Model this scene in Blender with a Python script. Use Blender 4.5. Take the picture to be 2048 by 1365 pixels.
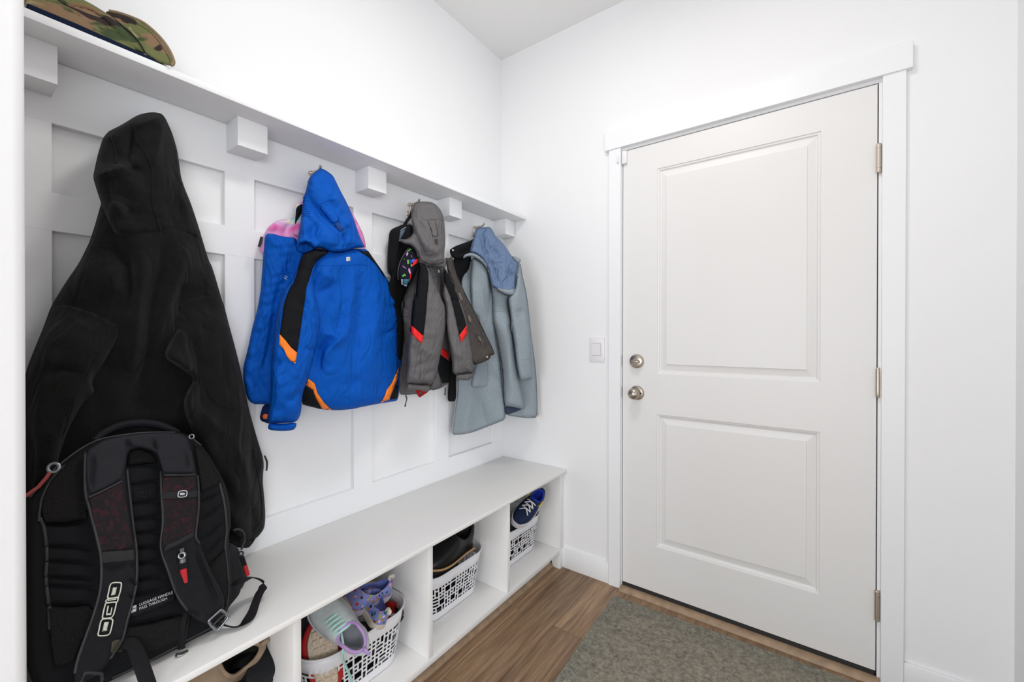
import bpy, bmesh, math, random
import numpy as np
from mathutils import Vector, Matrix
from mathutils.geometry import delaunay_2d_cdt

S = bpy.context.scene
for o in list(bpy.data.objects):
    bpy.data.objects.remove(o)
C = S.collection
PI = math.pi

# ------------------------------------------------------------------ camera
CAM = np.array([1.45774, -1.91184, 1.15901])
YAW, PITCH, ROLL, FPX, CYP = 0.625235, -0.00403198, 0.00064601, 834.847, 675.916
_F = np.array([-math.sin(YAW), math.cos(YAW), 0.0])
_R = np.array([math.cos(YAW), math.sin(YAW), 0.0])
_U = np.array([0, 0, 1.0])
_F2 = _F*math.cos(PITCH) + _U*math.sin(PITCH)
_U2 = -_F*math.sin(PITCH) + _U*math.cos(PITCH)
CR = _R*math.cos(ROLL) + _U2*math.sin(ROLL)
CU = -_R*math.sin(ROLL) + _U2*math.cos(ROLL)
CF = _F2
cd = bpy.data.cameras.new('camera')
cam = bpy.data.objects.new('camera', cd)
C.objects.link(cam)
M = Matrix([[CR[i], CU[i], -CF[i], CAM[i]] for i in range(3)] + [[0, 0, 0, 1]])
cam.matrix_world = M
cd.sensor_width = 36.0
cd.lens = 36.0*FPX/2048
cd.shift_y = -(682.5-CYP)/2048
cd.clip_start = 0.02
S.camera = cam

# ------------------------------------------------------------------ light and exposure
S.view_settings.view_transform = 'Standard'
S.view_settings.look = 'None'
S.view_settings.gamma = 1.0
S.view_settings.use_curve_mapping = False
S.view_settings.exposure = 0.10
w = bpy.data.worlds.new('world')
S.world = w
w.use_nodes = True
bg = w.node_tree.nodes['Background']
bg.inputs[0].default_value = (0.95, 0.975, 1.0, 1)
bg.inputs[1].default_value = 0.7


def area_light(name, loc, target, size, power, color=(1, 1, 1), shape='DISK', size_y=None):
    ld = bpy.data.lights.new(name, 'AREA')
    ld.shape = shape
    ld.size = size
    if size_y:
        ld.size_y = size_y
    ld.energy = power
    ld.color = color
    o = bpy.data.objects.new(name, ld)
    C.objects.link(o)
    o.location = loc
    d = Vector(target) - Vector(loc)
    o.rotation_euler = d.to_track_quat('-Z', 'Y').to_euler()
    return o


area_light('ceiling_light', (1.05, -1.05, 2.69), (1.05, -1.05, 0), 0.36, 10.0, (1.0, 0.97, 0.93))
area_light('nook_fill_light', (6.0, -4.5, 1.2), (0.0, -0.8, 1.5), 3.0, 120, (0.89, 0.94, 1.0), 'RECTANGLE', 2.0)  # added cool fill from far right, unseen, brightens the bench nook
area_light('door_fill_light', (1.0, -4.2, 1.0), (1.1, 0.0, 1.7), 1.6, 44, (0.96, 0.975, 1.0), 'RECTANGLE', 1.4)  # second added fill, behind the camera, lifts the door and back wall

FLOOR = -0.036
CEIL = 2.743
XR = 1.954

# ------------------------------------------------------------------ materials
def mat(name, col, rough=0.6, metal=0.0, bump=None, spec=0.5, sheen=0.0, vary=None):
    """bump=(scale,strength,distance[,kind]); vary=(scale,amount)"""
    m = bpy.data.materials.new(name)
    m.use_nodes = True
    nt = m.node_tree
    b = nt.nodes['Principled BSDF']
    b.inputs['Base Color'].default_value = (*col, 1)
    b.inputs['Roughness'].default_value = rough
    b.inputs['Metallic'].default_value = metal
    b.inputs['Specular IOR Level'].default_value = spec
    if sheen:
        b.inputs['Sheen Weight'].default_value = sheen
        b.inputs['Sheen Roughness'].default_value = 0.5
    tc = nt.nodes.new('ShaderNodeTexCoord')
    if vary:
        n = nt.nodes.new('ShaderNodeTexNoise')
        n.inputs['Scale'].default_value = vary[0]
        n.inputs['Detail'].default_value = 4
        nt.links.new(tc.outputs['Object'], n.inputs['Vector'])
        mx = nt.nodes.new('ShaderNodeMix')
        mx.data_type = 'RGBA'
        a = vary[1]
        mx.inputs['A'].default_value = (*[max(0, c*(1-a)) for c in col], 1)
        mx.inputs['B'].default_value = (*[min(1, c*(1+a)) for c in col], 1)
        mr = nt.nodes.new('ShaderNodeMapRange')
        mr.inputs[1].default_value = 0.3
        mr.inputs[2].default_value = 0.7
        nt.links.new(n.outputs['Fac'], mr.inputs[0])
        nt.links.new(mr.outputs[0], mx.inputs['Factor'])
        nt.links.new(mx.outputs['Result'], b.inputs['Base Color'])
    if bump:
        kind = bump[3] if len(bump) > 3 else 'noise'
        if kind == 'noise':
            n = nt.nodes.new('ShaderNodeTexNoise')
            n.inputs['Scale'].default_value = bump[0]
            n.inputs['Detail'].default_value = 3
            out = n.outputs['Fac']
        else:
            n = nt.nodes.new('ShaderNodeTexVoronoi')
            n.inputs['Scale'].default_value = bump[0]
            out = n.outputs['Distance']
        nt.links.new(tc.outputs['Object'], n.inputs['Vector'])
        bp = nt.nodes.new('ShaderNodeBump')
        bp.inputs['Strength'].default_value = bump[1]
        bp.inputs['Distance'].default_value = bump[2]
        nt.links.new(out, bp.inputs['Height'])
        nt.links.new(bp.outputs[0], b.inputs['Normal'])
    return m


WALL = mat('wall_paint', (0.875, 0.88, 0.89), 0.75, bump=(55, 0.12, 0.004))
CEILM = mat('ceiling_paint', (0.88, 0.88, 0.875), 0.9)
TRIM = mat('trim_paint', (0.875, 0.885, 0.90), 0.4, bump=(200, 0.04, 0.001))
DOORM = mat('door_paint', (0.80, 0.795, 0.785), 0.42, bump=(120, 0.03, 0.001))
BENCH = mat('bench_paint', (0.82, 0.815, 0.80), 0.42, bump=(160, 0.05, 0.001), vary=(5, 0.012))
NICKEL = mat('satin_nickel', (0.44, 0.385, 0.33), 0.33, 1.0)
NICKEL2 = mat('light_nickel', (0.62, 0.55, 0.47), 0.38, 1.0)
DARK = mat('dark_gap', (0.02, 0.02, 0.02), 0.7)
PLASTIC = mat('white_plastic', (0.83, 0.82, 0.84), 0.35)

# ------------------------------------------------------------------ object helpers
def link(name, me, m=None, parent=None):
    o = bpy.data.objects.new(name, me)
    C.objects.link(o)
    if m is not None:
        for mm in (m if isinstance(m, (list, tuple)) else [m]):
            me.materials.append(mm)
    if parent is not None:
        o.parent = parent
    return o


def smooth(me, ang=None):
    for p in me.polygons:
        p.use_smooth = True
    if ang is not None:
        me.set_sharp_from_angle(angle=math.radians(ang))


def obj(name, bm, m=None, parent=None, sm=None):
    me = bpy.data.meshes.new(name)
    bmesh.ops.recalc_face_normals(bm, faces=bm.faces)
    bm.to_mesh(me)
    bm.free()
    if sm:
        smooth(me, sm)
    return link(name, me, m, parent)


def root(name, label, cat, loc=(0, 0, 0), group=None):
    o = bpy.data.objects.new(name, None)
    C.objects.link(o)
    o.empty_display_size = 0.05
    o.location = loc
    return tag(o, label, cat, group)


def tag(o, label, cat, group=None):
    o['label'] = label
    o['category'] = cat
    if group:
        o['group'] = group
    return o


def struct(o):
    o['kind'] = 'structure'
    return o


def settle(r):
    """move an Empty to the lowest middle of its parts, keeping the parts in place"""
    bpy.context.view_layer.update()
    lo = np.array([1e9]*3)
    hi = -lo
    for c in r.children_recursive:
        if c.type == 'MESH' and len(c.data.vertices):
            n = len(c.data.vertices)
            a = np.empty(n*3)
            c.data.vertices.foreach_get('co', a)
            a = a.reshape(-1, 3)
            mw = np.array(c.matrix_world)
            a = a @ mw[:3, :3].T + mw[:3, 3]
            lo = np.minimum(lo, a.min(0))
            hi = np.maximum(hi, a.max(0))
    p = Vector(((lo[0]+hi[0])/2, (lo[1]+hi[1])/2, lo[2]))
    d = p - r.location
    r.location = p
    for c in r.children:
        c.location = c.location - d


def box(bm, lo, hi, bev=0.0, seg=2):
    vs = [bm.verts.new((x, y, z)) for x in (lo[0], hi[0]) for y in (lo[1], hi[1]) for z in (lo[2], hi[2])]
    f = [(0, 1, 3, 2), (4, 6, 7, 5), (0, 4, 5, 1), (2, 3, 7, 6), (0, 2, 6, 4), (1, 5, 7, 3)]
    fs = [bm.faces.new([vs[i] for i in q]) for q in f]
    if bev:
        es = list({e for q in fs for e in q.edges})
        bmesh.ops.bevel(bm, geom=es, offset=bev, segments=seg, profile=0.5, affect='EDGES')
    return fs


def boxobj(name, lo, hi, m, parent=None, bev=0.0, seg=2):
    bm = bmesh.new()
    box(bm, lo, hi, bev, seg)
    return obj(name, bm, m, parent, 40 if bev else None)


def lathe(bm, prof, origin, axis=(0, -1, 0), seg=32):
    """prof: list of (radius, height along axis)"""
    ax = Vector(axis).normalized()
    t = Vector((0, 0, 1)) if abs(ax.z) < 0.9 else Vector((1, 0, 0))
    e1 = ax.cross(t).normalized()
    e2 = ax.cross(e1)
    o = Vector(origin)
    rings = []
    for r, h in prof:
        if r < 1e-6:
            rings.append([bm.verts.new(o + ax*h)])
        else:
            rings.append([bm.verts.new(o + ax*h + (e1*math.cos(2*PI*k/seg) + e2*math.sin(2*PI*k/seg))*r) for k in range(seg)])
    for a, b in zip(rings[:-1], rings[1:]):
        if len(a) == 1 and len(b) == 1:
            continue
        for k in range(seg):
            k2 = (k+1) % seg
            if len(a) == 1:
                bm.faces.new((a[0], b[k], b[k2]))
            elif len(b) == 1:
                bm.faces.new((a[k], b[0], a[k2]))
            else:
                bm.faces.new((a[k], b[k], b[k2], a[k2]))
    return rings


def catmull(pts, n=6, closed=False):
    P = np.array(pts, float)
    out = []
    N = len(P)
    rng = N if closed else N-1
    for i in range(rng):
        if closed:
            p0, p1, p2, p3 = P[(i-1) % N], P[i], P[(i+1) % N], P[(i+2) % N]
        else:
            p0, p1, p2, p3 = P[max(i-1, 0)], P[i], P[i+1], P[min(i+2, N-1)]
        for k in range(n):
            t = k/n
            out.append(0.5*((2*p1) + (-p0+p2)*t + (2*p0-5*p1+4*p2-p3)*t*t + (-p0+3*p1-3*p2+p3)*t**3))
    if not closed:
        out.append(P[-1])
    return np.array(out)


def tube(bm, pts, rad, seg=8, closed=False, n=4, cap=True, flat=1.0, up=None):
    """round (or flattened) tube along smoothed points; rad scalar or list per point"""
    P = catmull(pts, n, closed) if n > 1 else np.array(pts, float)
    if np.ndim(rad):
        rr = catmull([[r, 0, 0] for r in rad], n, closed)[:, 0] if n > 1 else np.array(rad, float)
    else:
        rr = np.full(len(P), rad)
    N = len(P)
    rings = []
    prev = None
    for i in range(N):
        a = P[(i-1) % N] if (closed or i > 0) else P[i]
        b = P[(i+1) % N] if (closed or i < N-1) else P[i]
        t = Vector(b-a)
        if t.length < 1e-9:
            t = Vector((0, 0, 1))
        t.normalize()
        if up is not None:
            e1 = t.cross(Vector(up))
            if e1.length < 1e-4:
                e1 = t.orthogonal()
        elif prev is None:
            e1 = t.orthogonal()
        else:
            e1 = prev - t*prev.dot(t)
            if e1.length < 1e-6:
                e1 = t.orthogonal()
        e1.normalize()
        prev = e1
        e2 = t.cross(e1)
        c = Vector(P[i])
        rings.append([bm.verts.new(c + e1*(rr[i]*math.cos(2*PI*k/seg)) + e2*(rr[i]*flat*math.sin(2*PI*k/seg))) for k in range(seg)])
    M_ = N if closed else N-1
    for i in range(M_):
        a, b = rings[i], rings[(i+1) % N]
        for k in range(seg):
            k2 = (k+1) % seg
            bm.faces.new((a[k], b[k], b[k2], a[k2]))
    if not closed and cap:
        bm.faces.new(rings[0][::-1])
        bm.faces.new(rings[-1])
    return rings


# ------------------------------------------------------------------ photo measure -> place
def at_x(u, v, x):
    """the point of the photo ray through (u,v) at distance x from the left wall"""
    d = CF + CR*(u-1024)/FPX + CU*(CYP-v)/FPX
    return CAM + d*((x-CAM[0])/d[0])


def at_z(u, v, z):
    d = CF + CR*(u-1024)/FPX + CU*(CYP-v)/FPX
    return CAM + d*((z-CAM[2])/d[2])


def at_xn(U, V, X):
    d = CF[None] + CR[None]*((U-1024)/FPX)[:, None] + CU[None]*((CYP-V)/FPX)[:, None]
    return CAM[None] + d*((X-CAM[0])/d[:, 0])[:, None]

# ================================================================== room
YB = -7.0   # the room runs on behind the photographer

bm = bmesh.new()
box(bm, (-0.15, -1.94, FLOOR-0.1), (0, 0.15, CEIL))
obj('wall_left', bm, WALL)['kind'] = 'structure'
# back wall with the door opening
bm = bmesh.new()
X0, X1, ZT = 0.7224-0.022, 1.637+0.010+0.012, 2.032+0.02
box(bm, (-0.15, 0, FLOOR-0.1), (X0, 0.12, CEIL))
box(bm, (X1, 0, FLOOR-0.1), (XR+0.15, 0.12, CEIL))
box(bm, (X0, 0, ZT), (X1, 0.12, CEIL))
struct(obj('wall_back', bm, WALL))
bm = bmesh.new()
box(bm, (XR, -1.2, FLOOR-0.1), (XR+0.15, 0.0, CEIL))
struct(obj('wall_right', bm, WALL))
# stub wall that closes the bench nook on the left, with a rounded corner bead
bm = bmesh.new()
r = 0.014
ys, ye, xe = -1.8262, -1.94, 0.45
prof = [(-0.0, ys)]
for k in range(9):
    a = PI/2*(1-k/8)
    prof.append((xe-r+r*math.cos(a), ys-r+r*math.sin(a)))
for k in range(9):
    a = -PI/2*k/8
    prof.append((xe-r+r*math.cos(a), ye+r+r*math.sin(a)))
prof.append((-0.0, ye))
lo = [bm.verts.new((x, y, FLOOR-0.1)) for x, y in prof]
hi = [bm.verts.new((x, y, CEIL)) for x, y in prof]
for i in range(len(prof)):
    j = (i+1) % len(prof)
    bm.faces.new((lo[i], lo[j], hi[j], hi[i]))
bm.faces.new(lo)
bm.faces.new(hi)
struct(obj('wall_front', bm, WALL, sm=30))
bm = bmesh.new()
box(bm, (-2.0, YB, CEIL), (8.0, 0.15, CEIL+0.1))
struct(obj('ceiling', bm, CEILM))


def wood_floor():
    m = bpy.data.materials.new('wood_plank_floor')
    m.use_nodes = True
    nt = m.node_tree
    L = nt.links.new
    b = nt.nodes['Principled BSDF']
    tc = nt.nodes.new('ShaderNodeTexCoord')
    mp = nt.nodes.new('ShaderNodeMapping')
    mp.inputs['Rotation'].default_value = (0, 0, PI/2)
    mp.inputs['Location'].default_value = (0.35, 0.118, 0)
    L(tc.outputs['Object'], mp.inputs['Vector'])
    br = nt.nodes.new('ShaderNodeTexBrick')
    br.offset = 0.37
    br.inputs['Scale'].default_value = 1.0
    br.inputs['Brick Width'].default_value = 1.22
    br.inputs['Row Height'].default_value = 0.178
    br.inputs['Mortar Size'].default_value = 0.0008
    br.inputs['Mortar Smooth'].default_value = 0.2
    br.inputs['Color1'].default_value = (0, 0, 0, 1)
    br.inputs['Color2'].default_value = (1, 1, 1, 1)
    br.inputs['Mortar'].default_value = (0.5, 0.5, 0.5, 1)
    L(mp.outputs[0], br.inputs['Vector'])
    # stretched grain, shifted per plank
    mp2 = nt.nodes.new('ShaderNodeMapping')
    mp2.inputs['Scale'].default_value = (1.6, 26, 1)
    L(mp.outputs[0], mp2.inputs['Vector'])
    add = nt.nodes.new('ShaderNodeVectorMath')
    add.operation = 'MULTIPLY_ADD'
    add.inputs[1].default_value = (7.3, 3.1, 0)
    L(br.outputs['Color'], add.inputs[0])
    L(mp2.outputs[0], add.inputs[2])
    n1 = nt.nodes.new('ShaderNodeTexNoise')
    n1.inputs['Scale'].default_value = 1.0
    n1.inputs['Detail'].default_value = 6
    n1.inputs['Roughness'].default_value = 0.62
    n1.inputs['Distortion'].default_value = 0.8
    L(add.outputs[0], n1.inputs['Vector'])
    wv = nt.nodes.new('ShaderNodeTexNoise')
    wv.inputs['Scale'].default_value = 4.5
    wv.inputs['Detail'].default_value = 8
    wv.inputs['Roughness'].default_value = 0.7
    L(add.outputs[0], wv.inputs['Vector'])
    cr = nt.nodes.new('ShaderNodeValToRGB')
    e = cr.color_ramp.elements
    e[0].position = 0.35
    e[0].color = (0.115, 0.064, 0.033, 1)
    e[1].position = 0.66
    e[1].color = (0.42, 0.275, 0.160, 1)
    k = e.new(0.5)
    k.color = (0.255, 0.158, 0.087, 1)
    ad = nt.nodes.new('ShaderNodeMix')
    ad.inputs['Factor'].default_value = 0.42
    L(n1.outputs['Fac'], ad.inputs['A'])
    L(wv.outputs['Fac'], ad.inputs['B'])
    L(ad.outputs['Result'], cr.inputs['Fac'])
    hs = nt.nodes.new('ShaderNodeHueSaturation')
    mr = nt.nodes.new('ShaderNodeMapRange')
    mr.inputs[3].default_value = 0.86
    mr.inputs[4].default_value = 1.16
    L(br.outputs['Color'], mr.inputs[0])
    L(mr.outputs[0], hs.inputs['Value'])
    L(cr.outputs[0], hs.inputs['Color'])
    mx = nt.nodes.new('ShaderNodeMix')
    mx.data_type = 'RGBA'
    mx.inputs['B'].default_value = (0.07, 0.045, 0.03, 1)
    L(br.outputs['Fac'], mx.inputs['Factor'])
    L(hs.outputs[0], mx.inputs['A'])
    L(mx.outputs['Result'], b.inputs['Base Color'])
    b.inputs['Roughness'].default_value = 0.42
    bp = nt.nodes.new('ShaderNodeBump')
    bp.inputs['Strength'].default_value = 0.12
    bp.inputs['Distance'].default_value = 0.002
    L(wv.outputs['Fac'], bp.inputs['Height'])
    L(bp.outputs[0], b.inputs['Normal'])
    return m


WOODF = wood_floor()
bm = bmesh.new()
box(bm, (-2.0, YB, FLOOR-0.1), (8.0, 0.15, FLOOR))
struct(obj('floor', bm, WOODF))
WOODT = mat('oak_trim', (0.34, 0.235, 0.15), 0.45, vary=(30, 0.22))

# ------------------------------------------------------------------ board and batten on the left wall
tn = [0]


def trim(lo, hi, m=TRIM, bev=0.0012):
    tn[0] += 1
    return struct(boxobj('trim_%d' % tn[0], lo, hi, m, bev=bev, seg=1))


BX = 0.018
for a, b in ((-1.826, -1.749), (-1.397, -1.314), (-0.962, -0.877), (-0.530, -0.443), (-0.098, 0.0)):
    trim((0, a, 0.46), (BX-0.0005, b, 1.80))
trim((0, -1.826, 1.655), (BX, 0, 1.80))
trim((0, -1.826, 1.404), (BX, 0, 1.493))
trim((0, -1.826, 0.46), (BX, 0, 0.566))

# ------------------------------------------------------------------ door, jamb and casing
CY = -0.018
trim((0.662, CY, FLOOR), (0.7205, 0.0, 2.048))
trim((1.6470, CY, FLOOR), (1.7065, 0.0, 2.048))
trim((0.644, -0.024, 2.0465), (1.7215, 0.0, 2.1355))
# jamb with stop
bm = bmesh.new()
DX0, DX1, DZ0, DZ1 = 0.7265, 1.6355, -0.004, 2.031
box(bm, (X0, -0.001, FLOOR), (DX0-0.0035, 0.12, DZ1+0.004))
box(bm, (DX1+0.0035, -0.001, FLOOR), (X1, 0.12, DZ1+0.004))
box(bm, (X0, -0.001, DZ1+0.0035), (X1, 0.12, ZT))
box(bm, (DX0-0.0035, 0.046, FLOOR), (DX0+0.012, 0.12, DZ1))
box(bm, (DX1-0.012, 0.046, FLOOR), (DX1+0.0035, 0.12, DZ1))
box(bm, (DX0, 0.046, DZ1-0.012), (DX1, 0.12, DZ1+0.0035))
tn[0] += 1
struct(obj('trim_%d' % tn[0], bm, TRIM))
# weather strip behind the door edge: dark
bm = bmesh.new()
box(bm, (DX0-0.0034, 0.036, FLOOR+0.03), (DX0+0.02, 0.0455, DZ1+0.003))
box(bm, (DX1-0.02, 0.036, FLOOR+0.03), (DX1+0.0034, 0.0455, DZ1+0.003))
box(bm, (DX0, 0.036, DZ1-0.02), (DX1, 0.0455, DZ1+0.0034))
STRIPM = mat('weather_strip', (0.10, 0.075, 0.055), 0.8)
tn[0] += 1
# slab
bm2 = bmesh.new()
xs = [DX0, 0.885, 1.479, DX1]
zs = [DZ0, 0.2045, 0.8055, 0.988, 1.9145, DZ1]
holes = {(1, 1), (1, 3)}
gv = {}


def gvert(b, x, y, z):
    k = (round(x, 5), round(y, 5), round(z, 5))
    if k not in gv:
        gv[k] = b.verts.new((x, y, z))
    return gv[k]


for i in range(3):
    for j in range(5):
        if (i, j) in holes:
            continue
        bm2.faces.new([gvert(bm2, xs[i+a], 0, zs[j+c]) for a, c in ((0, 0), (1, 0), (1, 1), (0, 1))])
PROF = [(0, 0), (0.002, 0.0035), (0.008, 0.0045), (0.012, 0.0095), (0.016, 0.0105), (0.0405, 0.0055), (0.0415, 0.0020)]
for (i, j) in holes:
    a0, a1, c0, c1 = xs[i], xs[i+1], zs[j], zs[j+1]
    prev = None
    for ins, dep in PROF:
        ring = [gvert(bm2, a0+ins, dep, c0+ins*1.1), gvert(bm2, a1-ins, dep, c0+ins*1.1), gvert(bm2, a1-ins, dep, c1-ins*1.02), gvert(bm2, a0+ins, dep, c1-ins*1.02)]
        if prev:
            for k in range(4):
                bm2.faces.new((prev[k], prev[(k+1) % 4], ring[(k+1) % 4], ring[k]))
        prev = ring
    bm2.faces.new(prev)
bk = [gvert(bm2, x, 0.0445, z) for x, z in ((DX0, DZ0), (DX1, DZ0), (DX1, DZ1), (DX0, DZ1))]
bm2.faces.new(bk)
bottom = [gvert(bm2, x, 0, DZ0) for x in xs]
bm2.faces.new(bottom + [bk[1], bk[0]])
bm2.faces.new([gvert(bm2, x, 0, DZ1) for x in xs] + [bk[2], bk[3]])
bm2.faces.new([gvert(bm2, DX0, 0, z) for z in zs] + [bk[3], bk[0]])
bm2.faces.new([gvert(bm2, DX1, 0, z) for z in zs] + [bk[2], bk[1]])
door = struct(obj('door_1', bm2, DOORM))
struct(obj('trim_%d' % tn[0], bm, STRIPM))

# knob and deadbolt
def knob():
    bm = bmesh.new()
    lathe(bm, [(0, 0), (0.0335, 0), (0.0335, 0.003), (0.031, 0.008), (0.024, 0.011), (0.0, 0.0115)], (0.7945, -0.0003, 0.8955), seg=40)
    rose = obj('knob_rose', bm, NICKEL, door, 35)
    bm = bmesh.new()
    prof = [(0.0125, 0.010), (0.0115, 0.022), (0.0125, 0.028)]
    for k in range(12):
        a = -PI*0.36 + (PI*0.86)*k/11
        prof.append((0.0265*math.cos(a), 0.046+0.0215*math.sin(a)))
    prof.append((0.0, 0.0675))
    lathe(bm, prof, (0.7945, -0.0003, 0.8955), seg=40)
    obj('door_knob', bm, NICKEL, door, 35)
    bm = bmesh.new()
    lathe(bm, [(0.004, 0), (0.004, 0.004), (0.0, 0.004)], (0.816, -0.009, 0.8955), seg=12)
    obj('lock_pin', bm, DARK, rose)


knob()
bm = bmesh.new()
lathe(bm, [(0, 0), (0.0325, 0), (0.0325, 0.008), (0.030, 0.014), (0.025, 0.0165), (0.0, 0.017)], (0.7942, -0.0003, 1.0425), seg=40)
db = obj('deadbolt', bm, NICKEL, door, 35)
bm = bmesh.new()
box(bm, (0.775, -0.040, 1.0355), (0.8135, -0.0165, 1.0475), 0.004, 3)
lathe(bm, [(0.014, 0.016), (0.014, 0.020), (0, 0.020)], (0.7942, -0.0003, 1.0425), seg=24)
obj('thumb_turn', bm, NICKEL, db, 40)
# strike plates in the left jamb
for z in (1.0425, 0.8955):
    bm = bmesh.new()
    v = []
    for k in range(13):
        a = PI*k/12 - PI/2
        v.append((-0.0095*math.cos(a)+0.7222, 0.021*math.sin(a)*1.2+z))
    f1 = [bm.verts.new((x, -0.0028, zz)) for x, zz in v]
    f2 = [bm.verts.new((x, 0.010, zz)) for x, zz in v]
    bm.faces.new(f1)
    bm.faces.new(f2)
    for i in range(13):
        j = (i+1) % 13
        bm.faces.new((f1[i], f1[j], f2[j], f2[i]))
    o = obj('strike_plate', bm, NICKEL, None)
    tag(o, 'small satin nickel strike plate on the left door jamb beside the ' + ('deadbolt' if z > 1 else 'round door knob'), 'strike plate', 'strike plates')
# hinges
for z0, z1 in ((1.7205, 1.8225), (0.9465, 1.0505), (0.1740, 0.2800)):
    bm = bmesh.new()
    h = z1-z0
    mid = z0 < 1 and z0 > 0.5
    br = 0.0078 if not mid else 0.0066
    lathe(bm, [(0, 0), (br*0.7, 0), (br, 0.003), (br, h*0.16), (br*0.86, h*0.165), (br*0.86, h*0.175), (br, h*0.18),
               (br, h*0.82), (br*0.86, h*0.825), (br*0.86, h*0.835), (br, h*0.84), (br, h-0.003), (br*0.7, h), (0, h)],
          (1.6385, -0.0075, z0), (0, 0, 1), 20)
    hg = obj('hinge', bm, NICKEL2, door, 35)
    bm = bmesh.new()
    box(bm, (1.6385, -0.0022, z0), (1.6470, 0.0008, z1))
    obj('hinge_leaf', bm, NICKEL2, hg)
# door bottom sweep and threshold
bm = bmesh.new()
box(bm, (DX0+0.002, 0.001, FLOOR+0.006), (DX1-0.002, 0.043, DZ0))
obj('door_sweep', bm, DARK, door)
bm = bmesh.new()
pr = [(-0.040, FLOOR), (-0.040, FLOOR+0.004), (-0.034, FLOOR+0.010), (-0.020, FLOOR+0.0145), (0.0, FLOOR+0.014), (0.0, FLOOR)]
a = [bm.verts.new((0.7215, y, z)) for y, z in pr]
b = [bm.verts.new((1.6465, y, z)) for y, z in pr]
bm.faces.new(a)
bm.faces.new(b)
for i in range(6):
    j = (i+1) % 6
    bm.faces.new((a[i], a[j], b[j], b[i]))
tn[0] += 1
struct(obj('trim_%d' % tn[0], bm, WOODT, sm=40))
bm = bmesh.new()
box(bm, (0.7215, 0.0, FLOOR), (1.6465, 0.12, FLOOR+0.008))
tn[0] += 1
struct(obj('trim_%d' % tn[0], bm, DARK))

# baseboards
def baseboard(name, lo, hi):
    struct(boxobj(name, lo, hi, TRIM, bev=0.002))


baseboard('baseboard_back', (0.40, -0.013, FLOOR), (0.662, 0.0, 0.064))
baseboard('baseboard_right', (1.7065, -0.013, FLOOR), (XR, 0.0, 0.064))
baseboard('baseboard_side', (XR-0.013, -1.2, FLOOR), (XR, -0.013, 0.064))

# light switch
sw = root('light_switch', 'white rocker light switch on the back wall left of the door', 'light switch')
bm = bmesh.new()
box(bm, (0.5565, -0.0065, 1.033), (0.6345, 0, 1.1535), 0.003, 2)
obj('wall_plate', bm, PLASTIC, sw, 40)
bm = bmesh.new()
vs = [(0.5725, 1.0645), (0.6175, 1.0645), (0.6175, 1.1225), (0.5725, 1.1225)]
f1 = [bm.verts.new((x, -0.0060, z)) for x, z in vs]
f2 = [bm.verts.new((x, -0.0085 if z < 1.1 else -0.0115, z)) for x, z in vs]
bm.faces.new(f2)
for i in range(4):
    j = (i+1) % 4
    bm.faces.new((f1[i], f1[j], f2[j], f2[i]))
rk = obj('rocker', bm, PLASTIC, sw)
bm = bmesh.new()
box(bm, (0.5712, -0.0069, 1.0632), (0.6188, -0.0060, 1.1238))
obj('rocker_gap', bm, mat('switch_gap', (0.30, 0.29, 0.31), 0.6), sw)
settle(sw)
# alarm contact
o = boxobj('door_sensor', (0.7235, -0.0155, 1.969), (0.7475, -0.0003, 2.0285), PLASTIC, bev=0.003)
tag(o, 'small white sensor block on the top left corner of the door', 'door sensor')
o = boxobj('sensor_magnet', (0.7030, -0.0265, 1.9765), (0.7130, -0.0182, 2.0105), PLASTIC, bev=0.002)
tag(o, 'tiny white magnet block on the left door casing near the top', 'door sensor')

# ------------------------------------------------------------------ shelf with support blocks
sh = root('wall_shelf', 'long white wall shelf on square blocks above the coats', 'shelf')
boxobj('shelf_board', (0.0, -1.826, 1.80), (0.1735, -0.0008, 1.8185), TRIM, sh, 0.0015)
for a, b in ((-1.826, -1.7495), (-1.393, -1.311), (-0.9545, -0.872), (-0.5215, -0.4393), (-0.090, -0.005)):
    boxobj('support_block', (BX, a, 1.715), (0.100, b, 1.7998), TRIM, sh, 0.001)
settle(sh)

# ------------------------------------------------------------------ bench with cubbies
BZ = 0.4706
be = root('storage_bench', 'long white built-in bench with open shoe cubbies beneath', 'bench')
boxobj('seat_board', (BX+0.0005, -1.826, BZ-0.0165), (0.4285, -0.001, BZ), BENCH, be, 0.003)
boxobj('bottom_board', (0.001, -1.826, 0.047), (0.4095, -0.0205, 0.067), BENCH, be, 0.001)
for a, b in ((-1.390, -1.370), (-0.940, -0.920), (-0.4935, -0.474), (-0.0375, -0.0165)):
    boxobj('divider', (0.001, a, 0.0672), (0.4102, b, BZ-0.0168), BENCH, be, 0.001)
boxobj('end_stile', (0.36, -0.0375, FLOOR), (0.4098, -0.0165, 0.0668), BENCH, be, 0.001)
boxobj('scribe_strip', (0.385, -0.0160, FLOOR), (0.4096, -0.001, BZ-0.0168), BENCH, be, 0.001)
boxobj('toe_kick', (0.330, -1.826, FLOOR), (0.352, -0.0378, 0.0468), BENCH, be)
boxobj('back_panel', (0.0008, -1.826, 0.0672), (0.006, -0.0205, BZ-0.0168), BENCH, be)
bm = bmesh.new()
prf = [(0.352, FLOOR)] + [(0.352+0.018*math.cos(t), FLOOR+0.018*math.sin(t)) for t in [PI/2*k/8 for k in range(9)]]
a = [bm.verts.new((x, -1.826, z)) for x, z in prf]
b = [bm.verts.new((x, -0.038, z)) for x, z in prf]
bm.faces.new(a)
bm.faces.new(b)
for i in range(len(prf)):
    j = (i+1) % len(prf)
    bm.faces.new((a[i], a[j], b[j], b[i]))
obj('shoe_moulding', bm, WOODT, be, 40)['label'] = 'wood-toned quarter round moulding at the floor'
settle(be)

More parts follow.
